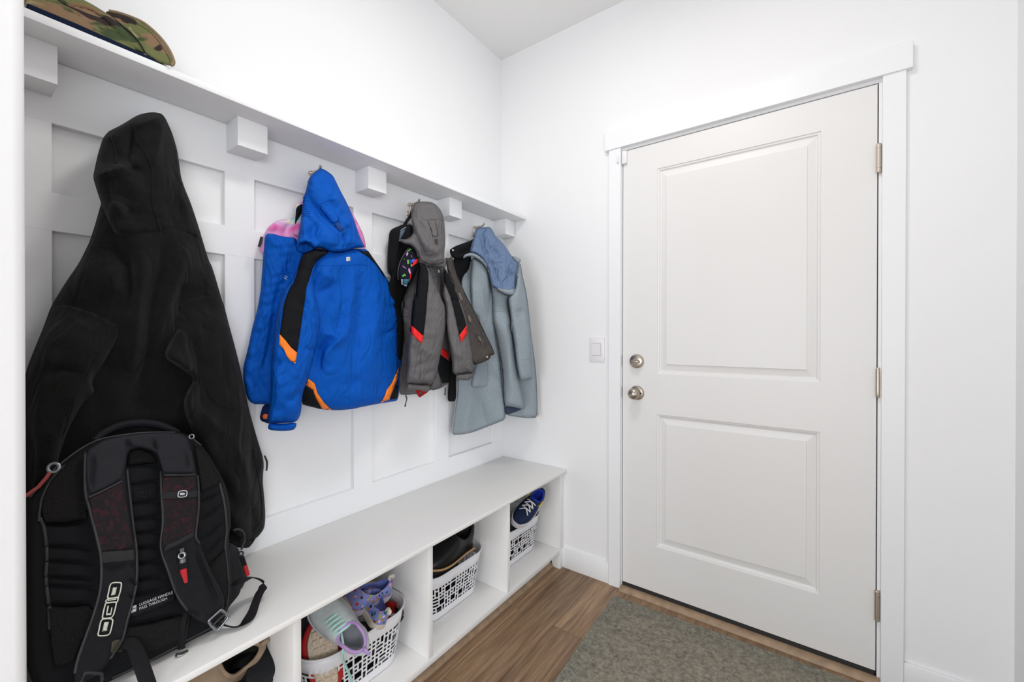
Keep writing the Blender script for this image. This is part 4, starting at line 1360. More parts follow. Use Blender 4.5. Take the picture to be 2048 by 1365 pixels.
# centre back panel
wbk, FWc = sheet('back_panel', W1((640, 640), (690, 780), (880, 860), (1010, 690), (1000, 900), (900, 1020), (920, 1200), (945, 1365)) + W2((800, 60), (830, 200), (860, 450), (905, 680), (935, 850), (962, 1012), (950, 1022), (860, 1000), (800, 990), (735, 985), (718, 780), (705, 560), (660, 300), (625, 100), (600, 0)) + W1((685, 1150)), lambda P: wT(P)+.004, WOOL, wc, puff=.03, edge=14, th=.008, step=5,
                 folds=[(W2((640, 100), (700, 480), (740, 900)), 9, -.008), (W2((740, 0), (790, 500), (840, 960)), 14, .010), (W1((880, 1010), (920, 1220), (950, 1365)), 7, -.008), (W1((690, 900), (700, 1150)), 10, -.006)],
                 seams=[W1((690, 1192), (770, 1188), (850, 1200)), W2((755, 0), (765, 300), (780, 700), (785, 985)), W1((850, 1000), (855, 1200), (890, 1365))], seam_r=.0013)
# left sleeve
_, FWs = sheet('sleeve', W1((410, 520), (430, 485), (530, 530), (590, 590), (628, 660), (650, 760), (668, 880), (685, 1100), (690, 1365)) + W2((605, 100), (605, 200), (600, 300), (580, 440), (574, 520), (580, 770), (530, 782), (470, 785), (350, 772), (360, 650), (395, 528), (420, 300), (440, 0)) + W1((400, 1200), (395, 1080), (396, 800)), [(945, 540, .135), (975, 560, .16), (950, 640, .125), (985, 650, .155), (960, 720, .13), (945, 770, .115), (980, 770, .135)], WOOL, wc, puff=.027, edge=11, th=.03, step=5, wr=.001, wl=40,
               folds=[(W1((540, 850), (560, 1100), (600, 1250)), 6, .005), (W1((430, 560), (440, 900)), 8, -.005), (W1((620, 700), (650, 1000)), 8, .004), (W2((500, 50), (540, 200), (570, 300)), 7, -.004)],
               seams=[W2((395, 540), (480, 525), (576, 516))], seam_r=.0013)
# right sleeve
sheet('sleeve', W1((1005, 700), (1020, 690), (1050, 740), (1080, 830), (1110, 930), (1135, 1080), (1158, 1365)) + W2((1022, 60), (1030, 200), (1040, 430), (1048, 560), (1057, 668), (1000, 688), (960, 692), (912, 690), (885, 560), (870, 460), (840, 220), (800, 0)) + W1((930, 1365), (915, 1200), (880, 1010), (980, 900)), [(1025, 580, .275), (1050, 620, .29), (1030, 680, .285), (1055, 700, .305), (1050, 750, .30), (1060, 755, .305)], WOOL, wc, puff=.024, edge=12, th=.02, step=5, wr=.001, wl=40,
      folds=[(W1((1000, 740), (1010, 900), (1020, 1200)), 8, .004), (W1((1030, 1150), (1060, 1300)), 9, -.004), (W2((820, 0), (850, 200), (895, 430)), 5, -.004)],
      seams=[W2((870, 460), (940, 456), (1040, 436)), W1((890, 1010), (935, 1230), (960, 1365)), W2((830, 40), (860, 220), (900, 440))], seam_r=.0013)
# hood, lining out
wh, FWh = sheet('hood', W1((470, 118), (500, 100), (530, 95), (580, 96), (640, 90), (668, 108), (690, 142), (722, 212), (760, 245), (800, 285), (870, 370), (930, 468), (975, 520), (1012, 572), (1005, 640), (998, 710), (990, 860), (980, 960), (970, 985), (900, 988), (850, 980), (760, 932), (700, 882), (672, 872), (640, 720), (632, 640), (560, 520), (470, 445), (385, 425), (395, 370), (415, 300), (440, 222), (455, 160)), [(955, 460, .10), (985, 462, .13), (950, 500, .15), (1000, 500, .19), (980, 530, .20), (1030, 530, .25), (1000, 580, .25), (1028, 580, .275)], WLIN, wc, puff=.03, edge=12, th=.025, step=4.5, wr=.0012, wl=36,
                folds=[(W1((500, 110), (545, 250), (580, 380), (620, 520), (700, 680)), 5, -.010), (W1((630, 110), (610, 230), (590, 340), (640, 420)), 5, .009), (W1((630, 330), (700, 400), (760, 490)), 5, -.008), (W1((700, 620), (710, 740), (760, 840)), 6, -.009), (W1((880, 690), (940, 715), (995, 725)), 4, -.007), (W1((760, 500), (850, 480), (950, 560)), 6, .006), (W1((900, 560), (840, 620), (820, 800)), 7, .006), (W1((680, 520), (780, 540)), 5, .005), (W1((650, 180), (760, 330), (870, 440)), 8, .005)],
                seams=[W1((735, 560), (760, 700), (800, 860))], seam_r=.0013)
patch('hood_rim', W1((672, 872), (700, 882), (740, 880), (800, 900), (860, 902), (984, 900), (980, 960), (970, 985), (900, 988), (850, 980), (760, 932), (700, 884)), FWh, WOOL, wc, off=.003)
sheet('collar', W1((300, 500), (305, 470), (330, 448), (385, 428), (460, 436), (510, 462), (560, 500), (600, 545), (628, 600), (634, 660), (610, 640), (575, 590), (530, 545), (470, 505), (410, 475), (350, 478), (320, 500)), [(930, 510, .16), (955, 508, .17), (975, 530, .185)], WOOL, wc, puff=.022, edge=7, th=.02, step=4)
sheet('collar', W1((922, 468), (960, 470), (1050, 512), (1052, 535), (1030, 562), (1012, 578), (980, 545)), [(1025, 512, .24), (1040, 525, .25), (1030, 528, .25)], WOOL, wc, puff=.012, edge=6, th=.008, step=4)
settle(wc)

# ================================================================== backpack on the bench
BPK = fabric('black_nylon', (.0125, .013, .016), .65, (900, .35, .001))
BPD = fabric('black_pad', (.0085, .009, .0105), .8, (500, .25, .001))
MESHM = mat('black_air_mesh', (.0125, .0118, .0118), .95, bump=(330, .9, .0022, 'voronoi'), spec=.15)
PIPE = mat('black_piping', (.016, .017, .019), .5)
CREAM = mat('cream_print', (.66, .68, .58), .6)
GREYW = mat('grey_print', (.62, .64, .68), .6)
REDT = mat('red_tag', (.52, .012, .022), .5, bump=(900, .5, .001), vary=(900, .35))
GUN = mat('gunmetal', (.30, .32, .34), .3, 1.0)


def redmesh():
    m = fabric('dark_red_print_mesh', (.016, .015, .017), .8, (330, .8, .0015))
    nt = m.node_tree
    b = nt.nodes['Principled BSDF']
    tc = nt.nodes.new('ShaderNodeTexCoord')
    n = nt.nodes.new('ShaderNodeTexNoise')
    n.inputs['Scale'].default_value = 62
    n.inputs['Detail'].default_value = 3
    n.inputs['Distortion'].default_value = 2.2
    nt.links.new(tc.outputs['Object'], n.inputs['Vector'])
    cr = nt.nodes.new('ShaderNodeValToRGB')
    e = cr.color_ramp.elements
    e[0].position = .50
    e[0].color = (.017, .015, .017, 1)
    e[1].position = .68
    e[1].color = (.050, .016, .020, 1)
    nt.links.new(n.outputs['Fac'], cr.inputs['Fac'])
    nt.links.new(cr.outputs[0], b.inputs['Base Color'])
    return m


REDM = redmesh()
bp = root('backpack', 'black backpack with padded straps standing on the bench at left', 'backpack')
bctl = [(223, 1363, .326), (423, 1263, .322), (60, 1360, .325), (240, 850, .205), (330, 863, .205), (60, 1010, .235), (130, 920, .215), (440, 1000, .245), (460, 1130, .275), (300, 1050, .27), (300, 1200, .305)]
bT = TPS(bctl)
bout = K((120, 470), (140, 432), (215, 350), (300, 270), (400, 192), (480, 150), (600, 122), (720, 110), (880, 108), (950, 130), (1000, 165), (1050, 230), (1095, 310), (1130, 375), (1152, 480), (1158, 570), (1145, 640), (1150, 760), (1160, 900), (1145, 1000), (1105, 1095), (1060, 1106), (940, 1165), (880, 1210), (760, 1270), (650, 1322), (560, 1362), (440, 1415), (120, 1440))
gro = []
for y0, y1 in ((385, 355), (478, 455), (560, 532), (632, 606), (708, 680), (790, 752), (870, 835), (940, 905)):
    gro.append((K((640, y0), (725, (y0+y1)/2), (815, y1)), 3.2, -.007))
for y in (690, 765, 845, 888):
    gro.append((K((230, y-2), (340, y), (475, y+4)), 3.0, -.007))
for a, b, c, d in ((1005, 560, 1110, 480), (1010, 660, 1112, 575), (1020, 740, 1120, 640), (1040, 800, 1125, 700), (1000, 470, 1100, 420)):
    gro.append((K((a, b), ((a+c)/2, (b+d)/2+2), (c, d)), 3.0, -.006))
gro += [(K((225, 575), (330, 574), (432, 556)), 4, -.010), (K((240, 980), (340, 985), (450, 972)), 4, -.008), (K((640, 1085), (770, 1060), (905, 1020)), 4, -.008), (K((640, 285), (720, 275), (795, 270)), 4, -.008)]
bbk, FBP = sheet('body', bout, bctl, BPD, bp, puff=.028, edge=30, th=.085, folds=gro, step=6, wr=.0006, wl=60, zmin=BZ+.001)
# air mesh areas
patch('mesh_panel', K((425, 205), (330, 275), (262, 352), (222, 430), (208, 510), (228, 572), (330, 571), (432, 552), (440, 480), (425, 380)), FBP, MESHM, bp, off=.004)
patch('mesh_panel', K((970, 160), (1035, 232), (1082, 320), (1098, 372), (1010, 410), (1000, 330), (985, 240)), FBP, MESHM, bp, off=.004)
patch('mesh_panel', K((1035, 790), (1128, 700), (1146, 880), (1138, 1000), (1110, 930)), FBP, MESHM, bp, off=.004)
patch('mesh_panel', K((642, 1092), (770, 1066), (905, 1028), (930, 1100), (910, 1150), (760, 1215), (610, 1270), (590, 1230)), FBP, MESHM, bp, off=.004)
patch('mesh_panel', K((244, 990), (440, 980), (470, 1010), (430, 1110), (372, 1260), (275, 1290), (255, 1150)), FBP, MESHM, bp, off=.004)
patch('mesh_panel', K((640, 214), (700, 194), (756, 214), (790, 268), (640, 283)), FBP, MESHM, bp, off=.003)
# piping and zips
line_on('piping', FBP, K((560, 1345), (700, 1280), (860, 1200), (945, 1150), (1060, 1090), (1120, 1060)), .0030, PIPE, bp)
line_on('piping', FBP, K((200, 540), (222, 600), (235, 720), (230, 850), (245, 980), (250, 1100)), .0030, PIPE, bp)
line_on('zipper', FBP, K((150, 440), (222, 352), (305, 272), (400, 200), (500, 150), (640, 124), (740, 115), (880, 114)), .0022, mat('zip_coil', (.03, .03, .032), .4), bp, off=.003)
line_on('piping', FBP, K((195, 560), (200, 500), (215, 430), (258, 350), (325, 278)), .0022, PIPE, bp, off=.002)
# embossed mark on the centre pad
for q in (((680, 402), (672, 420), (676, 440), (740, 436)), ((680, 402), (728, 392)), ((728, 380), (730, 470)), ((735, 392), (776, 382), (782, 400), (776, 426), (740, 434))):
    line_on('embossed_mark', FBP, K(*q), .0013, BPK, bp, off=.001, nn=1)
# top handle
tube3('grab_handle', px3(*[(a/2.505, 820+b/2.505, x) for a, b, x in ((470, 160, .215), (520, 118, .20), (600, 82, .185), (700, 68, .18), (790, 78, .185), (850, 100, .20), (890, 116, .215))]), [.009, .010, .011, .011, .011, .010, .009], BPK, bp, seg=12, flat=.8)


def strap_base(P):
    return bT(P)+.034


# shoulder harness: yoke then two straps
lstrap = K((418, 210), (418, 300), (420, 400), (440, 500), (478, 650), (498, 760), (493, 900), (460, 1020), (428, 1110), (382, 1240), (364, 1320), (372, 1380), (470, 1345), (520, 1300), (560, 1250), (620, 1150), (642, 1060), (672, 960), (690, 850), (686, 700), (660, 560), (640, 380), (630, 300), (640, 200), (640, 130), (520, 150))
_, FSL = sheet('shoulder_strap', lstrap, strap_base, BPK, bp, puff=.016, edge=9, th=.012, step=5, wr=.0008, wl=40,
               folds=[(K((660, 770), (680, 800)), 3, -.004), (K((650, 850), (685, 880)), 3, -.004), (K((645, 930), (675, 950)), 3, -.004), (K((520, 790), (560, 800), (640, 785)), 5, -.004)])
patch('print_mesh', K((448, 442), (530, 405), (612, 362), (628, 450), (650, 560), (668, 690), (600, 704), (500, 712), (478, 610)), FSL, REDM, bp, off=.002)
patch('webbing_band', K((500, 714), (590, 706), (672, 702), (674, 754), (600, 766), (510, 770)), FSL, fabric('band_grey', (.028, .029, .03), .6), bp, off=.003)
line_on('strap_edge', FSL, K((428, 215), (428, 400), (450, 500), (488, 650), (508, 760), (503, 900), (470, 1025), (438, 1115), (392, 1245), (376, 1320)), .0028, PIPE, bp)
line_on('strap_edge', FSL, K((636, 300), (646, 400), (664, 560), (682, 700), (684, 850), (664, 960), (636, 1060), (612, 1150), (552, 1248)), .0028, PIPE, bp)
line_on('seam', FSL, K((445, 440), (520, 405), (612, 358)), .0024, PIPE, bp, off=.003)
rstrap = K((760, 150), (780, 230), (808, 290), (800, 400), (808, 560), (798, 690), (832, 800), (880, 930), (930, 1012), (990, 1062), (1040, 1078), (1090, 1050), (1128, 990), (1120, 930), (1088, 860), (1040, 770), (1002, 660), (985, 630), (1000, 500), (1000, 400), (986, 320), (962, 220), (925, 120), (850, 112))
_, FSR = sheet('shoulder_strap', rstrap, strap_base, BPK, bp, puff=.016, edge=9, th=.012, step=5, wr=.0008, wl=40,
               folds=[(K((985, 650), (1000, 760), (1060, 900), (1100, 980)), 5, -.006), (K((940, 1000), (1010, 1040)), 4, -.004)])
patch('print_mesh', K((820, 332), (900, 332), (980, 330), (990, 400), (985, 560), (970, 636), (900, 676), (825, 704), (812, 640), (818, 560), (808, 420)), FSR, REDM, bp, off=.002)
patch('webbing_band', K((815, 452), (900, 448), (990, 440), (992, 404), (900, 410), (812, 414)), FSR, fabric('band_dark', (.022, .022, .025), .6), bp, off=.003)
patch('webbing_band', K((825, 680), (900, 650), (972, 612), (970, 640), (900, 678), (826, 712)), FSR, fabric('band_grey2', (.026, .027, .029), .6), bp, off=.004)
line_on('strap_edge', FSR, K((806, 310), (808, 400), (816, 560), (806, 690), (840, 800), (888, 930), (938, 1005)), .0028, PIPE, bp)
line_on('strap_edge', FSR, K((990, 330), (994, 400), (994, 500), (980, 630), (998, 670)), .0026, PIPE, bp)
line_on('seam', FSR, K((820, 328), (900, 328), (980, 326)), .0024, PIPE, bp, off=.003)
_, FY = sheet('yoke', K((425, 205), (520, 146), (640, 124), (740, 113), (880, 112), (940, 132), (964, 220), (984, 322), (900, 326), (818, 326), (806, 290), (786, 225), (758, 204), (700, 190), (642, 206), (632, 290), (612, 356), (520, 402), (446, 436), (424, 330)), lambda P: strap_base(P)+.010, fabric('yoke_nylon', (.019, .020, .024), .6, (900, .35, .001)), bp, puff=.010, edge=8, th=.012, step=5,
               folds=[(K((640, 150), (650, 200)), 3, -.005), (K((770, 150), (785, 210)), 3, -.005), (K((470, 230), (460, 400)), 3, -.004), (K((930, 200), (950, 310)), 3, -.003), (K((660, 160), (690, 185)), 3, .004)])
# strap marks: block letters reading up the left strap, outlined
def PX(*p):
    return [(40+a/4.79, 1080+b/4.79) for a, b in p]


def outline(name, pts, F, rad=.0011, off=.0040, par=None):
    return line_on(name, F, PX(*pts), rad, CREAM, par or bp, off=off, closed=True, nn=3, st=2)


outline('strap_lettering', ((748, 912), (756, 870), (770, 800), (782, 772), (806, 760), (862, 758), (886, 768), (886, 800), (868, 878), (856, 904), (830, 918), (770, 922)), FSL)
patch('strap_lettering', PX((808, 792), (852, 788), (832, 876), (787, 880)), FSL, CREAM, bp, off=.0036, th=.002)
outline('strap_lettering', ((790, 745), (800, 690), (815, 630), (826, 610), (910, 600), (922, 612), (905, 690), (892, 726), (870, 748), (806, 756)), FSL)
patch('strap_lettering', PX((838, 636), (852, 634), (836, 708), (866, 704), (876, 650), (886, 650), (872, 722), (824, 724)), FSL, CREAM, bp, off=.0036, th=.002)
outline('strap_lettering', ((828, 602), (838, 572), (935, 556), (940, 566), (932, 596), (910, 598)), FSL)
patch('strap_lettering', PX((838, 588), (842, 578), (925, 566), (922, 576)), FSL, CREAM, bp, off=.0036, th=.0015)
outline('strap_lettering', ((840, 552), (850, 500), (862, 444), (878, 420), (905, 412), (955, 412), (971, 424), (966, 470), (950, 530), (930, 552), (860, 562)), FSL)
patch('strap_lettering', PX((890, 460), (930, 455), (914, 530), (872, 536)), FSL, CREAM, bp, off=.0036, th=.002)
# small badge on the right strap
line_on('strap_badge', FSR, K((892, 432), (896, 412), (910, 407), (932, 407), (937, 416), (933, 432), (922, 437), (898, 438)), .0010, GREYW, bp, off=.005, closed=True, nn=3, st=2)
patch('strap_badge', K((902, 416), (928, 416), (926, 429), (901, 429)), FSR, GREYW, bp, off=.0045, th=.002)
# luggage sleeve lettering on a satin band
patch('webbing_band', K((645, 1000), (760, 955), (868, 905), (885, 950), (770, 1000), (650, 1045)), FBP, BPK, bp, off=.004)
e1, e2 = (7.7, -2.95), (-1.1, -7.6)
lettering('sleeve_lettering', 'LUGGAGE HANDLE', FBP, K((698, 985))[0], e1, e2, GREYW, bp, off=.0068)
lettering('sleeve_lettering', 'PASS THROUGH', FBP, K((698, 1005))[0], e1, e2, GREYW, bp, off=.0068)
patch('sleeve_icon', K((664, 985), (684, 978), (683, 992), (662, 998)), FBP, GREYW, bp, off=.006)
patch('sleeve_icon', K((656, 1010), (666, 1000), (684, 996), (681, 1012), (657, 1020)), FBP, GREYW, bp, off=.006)
# zip pulls and tags
def ring(name, u, v, x, r, rad, m, nrm=(.8, -.6, .2)):
    c = Vector(at_x(u, v, x))
    n = Vector(nrm).normalized()
    a = n.orthogonal().normalized()
    b = n.cross(a)
    return tube3(name, [c+(a*math.cos(t)+b*math.sin(t))*r for t in [2*PI*k/10 for k in range(10)]], rad, m, bp, 8, True, 3)


ring('zip_pull', 108, 936, .262, .0085, .0030, GUN)
tube3('pull_cord', px3((101, 944, .26), (92, 957, .262), (84, 966, .262), (76, 975, .262), (62, 985, .262), (50, 994, .262)), .0032, mat('red_cord', (.30, .05, .045), .7), bp)
ring('zip_pull', 383, 874, .255, .0050, .0018, GUN)
tube3('zip_pull', px3((386, 878, .262), (395, 886, .262), (402, 891, .262)), .0022, PIPE, bp)
# pocket zip on the right strap
tube3('zip_pull', px3((362.5, 1097, .338), (363.5, 1106, .338)), [.0050, .0040], GUN, bp, flat=.6, up=(.72, -.40, .57))
ring('zip_pull', 363.5, 1112, .340, .0058, .0025, GUN)
tube3('zip_pull', px3((364, 1118, .340), (364.5, 1126, .340)), [.0060, .0066], GUN, bp, flat=.5, up=(.72, -.40, .57))
o = tube3('pull_tab', px3((365, 1126, .341), (367.5, 1150, .342), (369.5, 1170, .342)), .0072, BPK, bp, flat=.25, up=(.72, -.40, .57))
tube3('tag', px3((366.3, 1139, .3435), (367.8, 1153, .344), (369.2, 1167, .344)), .0058, REDT, o, flat=.3, up=(.72, -.40, .57))
# side pocket
_, FPK = sheet('side_pocket', K((1140, 660), (1195, 690), (1212, 755), (1225, 800), (1235, 850), (1215, 890), (1198, 905), (1206, 940), (1203, 965), (1170, 985), (1140, 1010), (1110, 1080), (1090, 1000), (1120, 800)), [(465, 1090, .215), (480, 1100, .185), (490, 1160, .185), (480, 1205, .21), (450, 1240, .27), (450, 1150, .25)], BPK, bp, puff=.012, edge=9, th=.03, step=5, zmin=BZ+.001,
                folds=[(K((1150, 700), (1160, 850), (1160, 980)), 4, -.004)])
line_on('piping', FBP, K((1100, 370), (1125, 480), (1135, 600), (1128, 700), (1145, 880), (1130, 1010)), .0028, PIPE, bp)
tube3('pull_cord', px3((466, 1062, .20), (474, 1059, .195), (483, 1062, .19), (488, 1070, .19), (489, 1082, .19), (485, 1092, .195), (483, 1100, .20)), .0028, PIPE, bp)
ring('zip_pull', 482, 1108, .205, .0052, .0022, PIPE)
o = tube3('pull_tab', px3((483, 1114, .208), (488, 1128, .21), (495, 1152, .212)), .0055, BPK, bp, flat=.25, up=(.72, -.40, .57))
tube3('tag', px3((490, 1132, .2125), (493, 1142, .2135), (496, 1152, .214)), .0050, REDT, o, flat=.35, up=(.72, -.40, .57))
# slider buckle and webbing on the right
WEB = fabric('webbing', (.0115, .0115, .013), .7, (600, .5, .001))
tube3('slider_buckle', px3(*[(a/2.505, 820+b/2.505, .366) for a, b in ((1046, 1058), (1058, 1046), (1098, 1010), (1110, 1006), (1138, 1032), (1141, 1044), (1098, 1096), (1086, 1106), (1074, 1098), (1050, 1070))]), .0030, GUN, bp, 8, True, 3)
tube3('buckle_bar', px3(*[(a/2.505, 820+b/2.505, .368) for a, b in ((1068, 1078), (1122, 1026))]), .0026, mat('bar_black', (.02, .02, .02), .4), bp, n=1)
def on_bench(*q):
    return [at_z(40*0+a/2.505, 820+c/2.505, BZ+h) for a, c, h in q]


tube3('webbing_strap', on_bench((1015, 1010, .055), (1055, 1045, .035), (1095, 1065, .022), (1140, 1085, .012), (1190, 1088, .006), (1232, 1062, .008), (1262, 1020, .013), (1280, 970, .02), (1298, 925, .026), (1318, 890, .034), (1316, 862, .045), (1284, 845, .06), (1240, 842, .075), (1200, 862, .085), (1170, 880, .085)),
      [.013, .0135, .0135, .0135, .013, .012, .0105, .0095, .0095, .0105, .0125, .013, .013, .013, .013], WEB, bp, 10, flat=.12, up=(-.25, .55, .8))
# chest strap end and clip
tube3('webbing_strap', px3((372, 1224, .342), (366, 1240, .347), (362, 1262, .351), (361, 1285, .352), (363, 1298, .352)), [.006, .007, .0075, .0075, .008], WEB, bp, 10, flat=.3)
tube3('webbing_strap', px3((376, 1228, .342), (373, 1246, .347), (369, 1266, .351), (366, 1290, .353)), [.004, .005, .0055, .006], WEB, bp, 10, flat=.35)
tube3('clip', px3((352, 1311, .356), (364, 1309, .357), (375, 1303, .356)), [.0045, .0060, .0045], PIPE, bp, 10, flat=.7)
tube3('clip_edge', px3((354, 1313, .359), (364, 1311, .361), (375, 1305, .359)), .0016, mat('clip_grey', (.45, .42, .42), .4), bp)
# left lower buckle and loose tail
tube3('slider_buckle', px3(*[(a/2.505, 820+b/2.505, .372) for a, b in ((420, 1330), (432, 1320), (500, 1322), (510, 1332), (500, 1380), (410, 1380))]), .0028, PIPE, bp, 8, True, 2)
patch('side_release', K((560, 1160), (608, 1148), (612, 1212), (552, 1222)), FSL, mat('olive_plastic', (.035, .030, .018), .5), bp, off=.004, th=.006)
tube3('webbing_strap', px3((232, 1296, .352), (248, 1288, .356), (262, 1288, .360), (271, 1300, .366), (279, 1320, .384), (288, 1345, .402), (297, 1372, .420), (304, 1395, .436)), [.010, .0105, .011, .0115, .012, .012, .012, .012], WEB, bp, 10, flat=.12, up=(.6, 0, .8))
settle(bp)

# ================================================================== cap on the shelf
def camo():
    m = bpy.data.materials.new('camouflage')
    m.use_nodes = True
    nt = m.node_tree
    L = nt.links.new
    b = nt.nodes['Principled BSDF']
    b.inputs['Roughness'].default_value = .9
    b.inputs['Specular IOR Level'].default_value = .15
    tc = nt.nodes.new('ShaderNodeTexCoord')
    mp = nt.nodes.new('ShaderNodeMapping')
    mp.inputs['Scale'].default_value = (1, 1, 1.6)
    L(tc.outputs['Object'], mp.inputs['Vector'])

    def layer(seed, scale, thr, col, prev, soft=.015):
        ad = nt.nodes.new('ShaderNodeVectorMath')
        ad.inputs[1].default_value = (seed*1.7, seed*.9, seed*2.3)
        L(mp.outputs[0], ad.inputs[0])
        n = nt.nodes.new('ShaderNodeTexNoise')
        n.inputs['Scale'].default_value = scale
        n.inputs['Detail'].default_value = 2.5
        n.inputs['Distortion'].default_value = .8
        L(ad.outputs[0], n.inputs['Vector'])
        mr = nt.nodes.new('ShaderNodeMapRange')
        mr.inputs[1].default_value = thr
        mr.inputs[2].default_value = thr+soft
        L(n.outputs['Fac'], mr.inputs[0])
        mx = nt.nodes.new('ShaderNodeMix')
        mx.data_type = 'RGBA'
        L(mr.outputs[0], mx.inputs['Factor'])
        if isinstance(prev, tuple):
            mx.inputs['A'].default_value = (*prev, 1)
        else:
            L(prev, mx.inputs['A'])
        mx.inputs['B'].default_value = (*col, 1)
        return mx.outputs['Result']

    p = layer(1, 9, .52, (.15, .16, .065), (.235, .150, .088))
    p = layer(2, 11, .56, (.34, .315, .165), p, .05)
    p = layer(3, 11, .59, (.055, .075, .035), p, .05)
    p = layer(4, 11, .575, (.035, .026, .024), p)
    L(p, b.inputs['Base Color'])
    n = nt.nodes.new('ShaderNodeTexNoise')
    n.inputs['Scale'].default_value = 700
    L(tc.outputs['Object'], n.inputs['Vector'])
    bu = nt.nodes.new('ShaderNodeBump')
    bu.inputs['Strength'].default_value = .3
    bu.inputs['Distance'].default_value = .001
    L(n.outputs['Fac'], bu.inputs['Height'])
    L(bu.outputs[0], b.inputs['Normal'])
    return m


CAMO = camo()
C0 = crop(50, 0, 6.606)
TANB = fabric('tan_binding', (.25, .19, .115), .85)
ca = root('cap', 'camouflage field cap with a short brim lying on the shelf', 'cap')
_, FC = sheet('crown', C0((-10, 98), (100, 128), (300, 214), (560, 322), (900, 470), (1200, 592), (1450, 695), (1592, 718), (1530, 590), (1420, 452), (1250, 312), (1115, 196), (1050, 158), (900, 62), (780, 0), (600, -90), (300, -160), (-10, -160)), [(60, 10, .138), (100, 20, .140), (200, 70, .138), (280, 105, .135), (120, -10, .10), (180, 10, .10), (230, 50, .115)], CAMO, ca, puff=.020, edge=14, th=.08, step=5,
              folds=[(C0((270, 2), (440, 45), (620, 82), (800, 115), (900, 152), (1060, 272), (1180, 390), (1350, 545)), 3, -.006)], seams=[C0((270, -6), (440, 38), (620, 75), (800, 108), (905, 145), (1065, 265), (1185, 383), (1350, 538)), C0((1060, 320), (1110, 385), (1160, 400), (1260, 470), (1350, 550))], seam_r=.0012)
_, FCB = sheet('brim', C0((1050, 158), (1118, 145), (1250, 172), (1450, 242), (1600, 322), (1780, 482), (1900, 642), (1968, 790), (1962, 850), (1930, 868), (1860, 862), (1720, 800), (1592, 716), (1420, 640), (1250, 400)), [(225, 40, .10), (260, 50, .115), (300, 90, .15), (340, 125, .172), (290, 110, .16)], CAMO, ca, puff=.006, edge=8, th=.006, step=5)
line_on('brim_binding', FCB, C0((1118, 150), (1250, 177), (1450, 247), (1598, 327), (1774, 486), (1893, 646), (1958, 790), (1952, 848), (1925, 860)), .0040, TANB, ca, off=.001)
line_on('piping', FCB, C0((1110, 195), (1250, 312), (1420, 455), (1530, 595), (1592, 712)), .0018, mat('seam_black', (.012, .012, .010), .9), ca, off=.002)
line_on('stitching', FCB, C0((1130, 195), (1300, 240), (1500, 320), (1660, 430), (1800, 590), (1890, 740), (1930, 850)), .0007, mat('stitch_dark', (.05, .04, .028), .9), ca, off=.0006)
settle(ca)
NAVY = fabric('navy_cloth', (.004, .011, .035), .75)
a = at_x(338, 132, .170)
bm = bmesh.new()
pts = [(.1722, -1.80), (.1722, a[1]-.16), (.1715, a[1]-.03), (.160, a[1]), (.05, a[1]-.03), (.03, -1.80)]
lo = [bm.verts.new((x, y, 1.8190)) for x, y in pts]
hi = [bm.verts.new((x, y, 1.8190+(.0112 if y < a[1]-.05 else .0075))) for x, y in pts]
bm.faces.new(lo)
bm.faces.new(hi)
for i in range(6):
    j = (i+1) % 6
    bm.faces.new((lo[i], lo[j], hi[j], hi[i]))
bmesh.ops.bevel(bm, geom=list(bm.edges), offset=.0015, segments=2, affect='EDGES')
o = obj('folded_cloth', bm, NAVY, None, 50)
tag(o, 'thin dark navy cloth lying flat on the shelf beneath the camouflage cap', 'cloth')

# ================================================================== lattice baskets
BASK = mat('white_basket_plastic', (.80, .80, .83), .35)


def rr(cx, cy, hx, hy, r, n=64):
    """rounded rectangle ring, evenly spaced by length"""
    pts = []
    for (sx, sy, a0) in ((1, 1, 0), (-1, 1, PI/2), (-1, -1, PI), (1, -1, 1.5*PI)):
        for k in range(9):
            t = a0+PI/2*k/8
            pts.append((cx+sx*(hx-r)+r*math.cos(t), cy+sy*(hy-r)+r*math.sin(t)))
    P = np.array(pts+[pts[0]])
    d = np.concatenate([[0], np.cumsum(np.hypot(*np.diff(P, axis=0).T))])
    s = np.linspace(0, d[-1], n, endpoint=False)
    return np.stack([np.interp(s, d, P[:, 0]), np.interp(s, d, P[:, 1])], 1)


